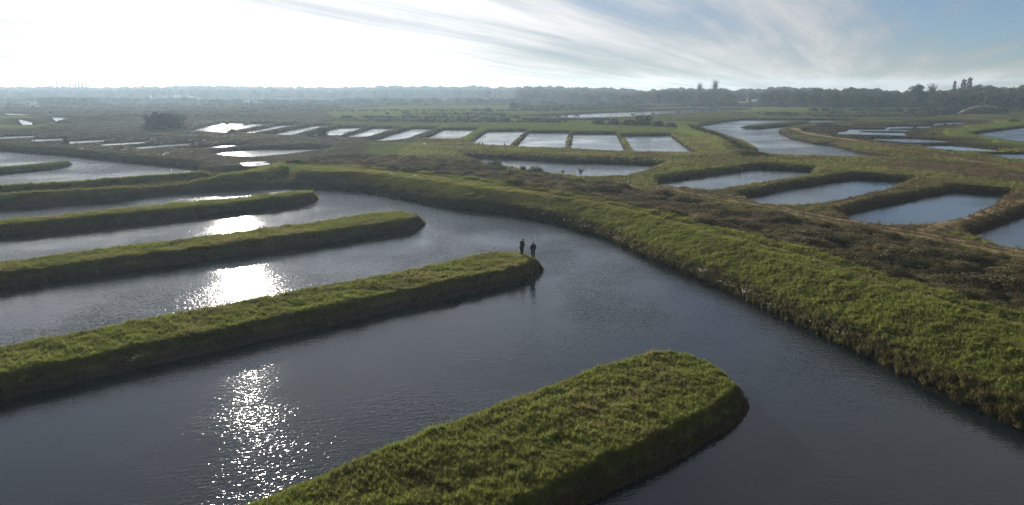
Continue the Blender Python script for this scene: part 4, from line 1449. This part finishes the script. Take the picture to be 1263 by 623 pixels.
M['skin_tone'] = plain_mat('skin_tone', (0.42, 0.27, 0.20), 0.6, 0.08, 8)
M['hair_dark'] = plain_mat('dark_hair', (0.025, 0.018, 0.014), 0.7)
M['navy'] = plain_mat('navy_jacket', (0.012, 0.016, 0.030), 0.75, 0.3, 9)
M['black'] = plain_mat('black_cloth', (0.010, 0.010, 0.012), 0.8, 0.3, 9)
M['slate'] = plain_mat('slate_coat', (0.016, 0.022, 0.032), 0.75, 0.3, 9)
M['shoe'] = plain_mat('dark_leather', (0.02, 0.017, 0.014), 0.5)


def person(x, y, rz, hgt, label, coat, coat_len, lean, arms, stance, nod, hood):
    """local +Y is forward; arms = (elbow, wrist) for the right side and for the left side"""
    o = empty('person', (x, y, ground_z(x, y) + 0.01), rz)
    s = hgt / 1.80
    o.scale = (s, s, s)
    set_props(o, label, 'person', None)
    L = lean

    def fwd_(z):
        return L * max(0.0, z - 0.93)
    J = [(0, fwd_(.95), .95, .145, .11), (0, fwd_(1.13), 1.13, .135, .10), (0, fwd_(1.32), 1.32, .165, .115), (0, fwd_(1.46), 1.46, .075, .07), (0, fwd_(1.54) + .01, 1.53, .056, .056)]
    B = [(0, 1), (1, 2), (2, 3), (3, 4)]
    hy = fwd_(1.54) + nod * .12
    hz_ = -nod * .05
    J += [(0, hy + .02, 1.60 + hz_, .070, .082), (0, hy + .02 + nod * .02, 1.67 + hz_, .082, .098), (0, hy + .01 + nod * .05, 1.75 + hz_, .062, .075),
          (0, hy + .115, 1.645 + hz_ - nod * .05, .013, .016)]
    B += [(4, 5), (5, 6), (6, 7), (6, 8)]
    jac = [(0, fwd_(coat_len) - .0, coat_len, .185, .145), (0, fwd_(.98), .98, .170, .135), (0, fwd_(1.13), 1.13, .165, .135), (0, fwd_(1.33), 1.33, .195, .145), (0, fwd_(1.47), 1.47, .095, .09), (0, fwd_(1.54) + .005 + nod * .03, 1.545, .078, .080)]
    jb = [(0, 1), (1, 2), (2, 3), (3, 4), (4, 5)]
    for sd, (el, wr) in zip((1, -1), arms):
        k = len(J)
        sh = (sd * .195, fwd_(1.42), 1.415)
        J += [(*sh, .068), (*el, .047), (*wr, .031), (wr[0], wr[1] + .02, wr[2] - .07, .036, .022)]
        B += [(2, k), (k, k + 1), (k + 1, k + 2), (k + 2, k + 3)]
        px_, py_, pz_ = wr[0], wr[1] + .02, wr[2] - .07
        for f_ in range(4):
            q = len(J)
            ox = (f_ - 1.5) * .019
            ln = (.068, .080, .074, .056)[f_]
            J += [(px_ - sd * .006, py_ + ox, pz_ - .030, .010), (px_ - sd * .012, py_ + ox * 1.1, pz_ - .03 - ln * .55, .009), (px_ - sd * .03, py_ + ox * 1.1, pz_ - .03 - ln, .008)]
            B += [(k + 3, q), (q, q + 1), (q + 1, q + 2)]
        q = len(J)
        J += [(px_ - sd * .005, py_ + .040, pz_ + .005, .011), (px_ - sd * .02, py_ + .055, pz_ - .035, .009)]
        B += [(k + 3, q), (q, q + 1)]
        k = len(jac)
        jac += [(sh[0] * 1.02, sh[1], sh[2] + .005, .088), (*el, .068), (*[a * .9 + b * .1 for a, b in zip(wr, el)], .050)]
        jb += [(3, k), (k, k + 1), (k + 1, k + 2)]
    tro = [(0, 0, .97, .150, .12)]
    tb = []
    for sd, (kn, an) in zip((1, -1), stance):
        k = len(J)
        hp = (sd * .09, 0, .88)
        toe = (an[0] + sd * .03, an[1] + .17, .035)
        J += [(*hp, .092), (*kn, .062), (*an, .043), (*toe, .036, .03)]
        B += [(0, k), (k, k + 1), (k + 1, k + 2), (k + 2, k + 3)]
        q = len(tro)
        tro += [(*hp, .108), (*kn, .080), (an[0], an[1], an[2] + .03, .066)]
        tb += [(0, q), (q, q + 1), (q + 1, q + 2)]
        skin('shoe', [(an[0], an[1] - .03, .075, .056, .06), (an[0] + sd * .012, an[1] + .06, .055, .052, .05), (toe[0], toe[1] + .02, .04, .045, .04)], [(0, 1), (1, 2)], M['shoe'], o)
    skin('body', J, B, M['skin_tone'], o)
    skin('jacket', jac, jb, coat, o, fat=1.3)
    skin('trousers', tro, tb, M['black'], o, fat=1.25)
    if hood:
        skin('hood', [(0, hy - .02, 1.56 + hz_, .105, .10), (0, hy - .01, 1.67 + hz_, .118, .120), (0, hy, 1.76 + hz_, .080, .09)], [(0, 1), (1, 2)], coat, o)
    else:
        skin('hair', [(0, hy - .04, 1.575 + hz_, .075, .06), (0, hy - .02, 1.69 + hz_, .092, .092), (0, hy + .01 + nod * .04, 1.765 + hz_, .072, .085)], [(0, 1), (1, 2)], M['hair_dark'], o, fat=1.35)
    for sd in (1, -1):
        e_ = part('eye', rough_lump(3, .012, .012, .009, 3, 6), M['hair_dark'], o)
        e_.location = (sd * .033, hy + .108, 1.675 + hz_ - nod * .03)
        e_.rotation_euler = (-1.57, 0, 0)
        skin('ear', [(sd * .083, hy, 1.68 + hz_, .012, .02), (sd * .090, hy - .01, 1.655 + hz_, .010, .016), (sd * .083, hy + .005, 1.63 + hz_, .009, .012)], [(0, 1), (1, 2)], M['skin_tone'], o, 1)
    return o


xa, ya = at_px(643.5, 315.4, 1.2)
person(xa, ya, math.radians(-50), 1.90, 'person in a dark navy jacket, head bowed, left of the pair on the tongue', M['navy'], .80, .10,
       (((.27, .06, 1.15), (.16, .24, 1.02)), ((-.27, .06, 1.15), (-.16, .24, 1.02))), (((.085, .04, .49), (.08, -.02, .09)), ((-.08, .0, .49), (-.09, -.05, .09))), 0.9, False)
xb, yb = at_px(657.5, 318.2, 1.2)
person(xb, yb, math.radians(8), 1.80, 'person in a wide hooded coat seen from behind, right of the pair', M['slate'], .66, .02,
       (((.25, -.03, 1.16), (.235, .06, .93)), ((-.25, -.03, 1.16), (-.235, .06, .93))), (((.10, .02, .49), (.10, -.03, .09)), ((-.10, .03, .49), (-.11, .0, .09))), 0.3, True)


def cow_meshes(graze):
    J = [(-.78, 0, 1.12, .26, .24), (-.35, 0, 1.06, .34, .36), (.15, 0, 1.03, .34, .38), (.58, 0, 1.08, .29, .33), (.92, 0, 1.12 if not graze else .98, .16, .22)]
    B = [(0, 1), (1, 2), (2, 3), (3, 4)]
    J += [(1.22, 0, 1.32, .12, .13), (1.38, 0, 1.28, .115, .13), (1.66, 0, 1.10, .075, .085)] if not graze else [(1.22, 0, .62, .12, .13), (1.36, 0, .44, .115, .13), (1.50, 0, .16, .075, .085)]
    B += [(4, 5), (5, 6), (6, 7)]
    for sd in (1, -1):
        k = len(J)
        J += [(.58, sd * .19, .80, .13), (.60, sd * .20, .43, .066), (.57, sd * .20, .12, .046), (.62, sd * .20, .03, .056)]
        B += [(3, k), (k, k + 1), (k + 1, k + 2), (k + 2, k + 3)]
        k = len(J)
        J += [(-.66, sd * .19, .88, .18), (-.55, sd * .20, .66, .11), (-.84, sd * .20, .44, .058), (-.76, sd * .20, .12, .046), (-.71, sd * .20, .03, .056)]
        B += [(0, k), (k, k + 1), (k + 1, k + 2), (k + 2, k + 3), (k + 3, k + 4)]
    body = skin('body', J, B, M['hide'], None)
    hx_, hz_ = (J[5][0], J[5][2])
    out = [('body', body.data)]
    bpy.data.objects.remove(body)
    tail = tube([(-.98, 0, 1.18), (-1.10, 0, .95), (-1.08, 0, .62), (-1.07, 0, .45)], [.03, .025, .02, .05], 6)
    out.append(('tail', me_of('tail', tail, M['hide'])))
    for sd in (1, -1):
        out.append(('horn', me_of('horn', tube([(hx_ + .02, sd * .09, hz_ + .10), (hx_ + .05, sd * .24, hz_ + .16), (hx_ + .10, sd * .28, hz_ + .30)], [.03, .024, .008], 6), M['horn'])))
        out.append(('ear', me_of('ear', tube([(hx_ - .02, sd * .11, hz_ + .06), (hx_ - .05, sd * .22, hz_ + .05), (hx_ - .06, sd * .30, hz_ + .02)], [.02, .05, .012], 6), M['hide'])))
    return out


COW = [cow_meshes(False), cow_meshes(True)]
cl_ = ['leftmost black cow, alone at the near rim of the far pond', 'second black cow from the left by the far pond', 'black cow grazing right of the second one by the far pond',
       'black cow alone before the right half of the far pond', 'black cow left of the pair by the right end of the far pond', 'black cow just right of the middle of the far group',
       'left cow of the close pair at the right end of the far pond', 'rightmost black cow of the herd by the far pond']
for k, (u, v, rz, g_) in enumerate([(710.5, 146.5, .2, 1), (781, 143.6, 3.0, 0), (804.5, 142.0, .3, 1), (836.5, 140.1, 2.5, 0), (856, 139.2, .8, 0), (866.5, 138.8, .4, 1), (877.0, 138.2, 2.7, 0), (882.0, 138.0, .5, 0)]):
    x, y = at_px(u, v, 0.7)
    o = empty('cow', (x, y, ground_z(x, y)), rz)
    o.scale = (1.35, 1.35, 1.35)
    set_props(o, cl_[k], 'cow', 'black cattle by the far pond')
    for nm, me in COW[g_]:
        c = bpy.data.objects.new(nm, me)
        col.objects.link(c)
        c.parent = o

# ------------------------------------------------------------------ haze
hz = mesh_obj('haze', [(x, y, z) for z in (-2.3, 36.0) for x, y in ((-1920, -320), (1920, -320), (1920, 1920), (-1920, 1920))],
              [(3, 2, 1, 0), (4, 5, 6, 7), (0, 1, 5, 4), (1, 2, 6, 5), (2, 3, 7, 6), (3, 0, 4, 7)], None)
hm, ht = new_mat('haze_air')
pv = node(ht, 'ShaderNodeVolumePrincipled')
pv.inputs['Color'].default_value = (0.60, 0.80, 1.0, 1)
pv.inputs['Density'].default_value = 0.000125
pv.inputs['Anisotropy'].default_value = 0.45
ho = node(ht, 'ShaderNodeOutputMaterial')
ht.links.new(pv.outputs[0], ho.inputs['Volume'])
hz.data.materials.append(hm)
set_props(hz, 'thin pale haze lying over the marsh', kind='stuff')
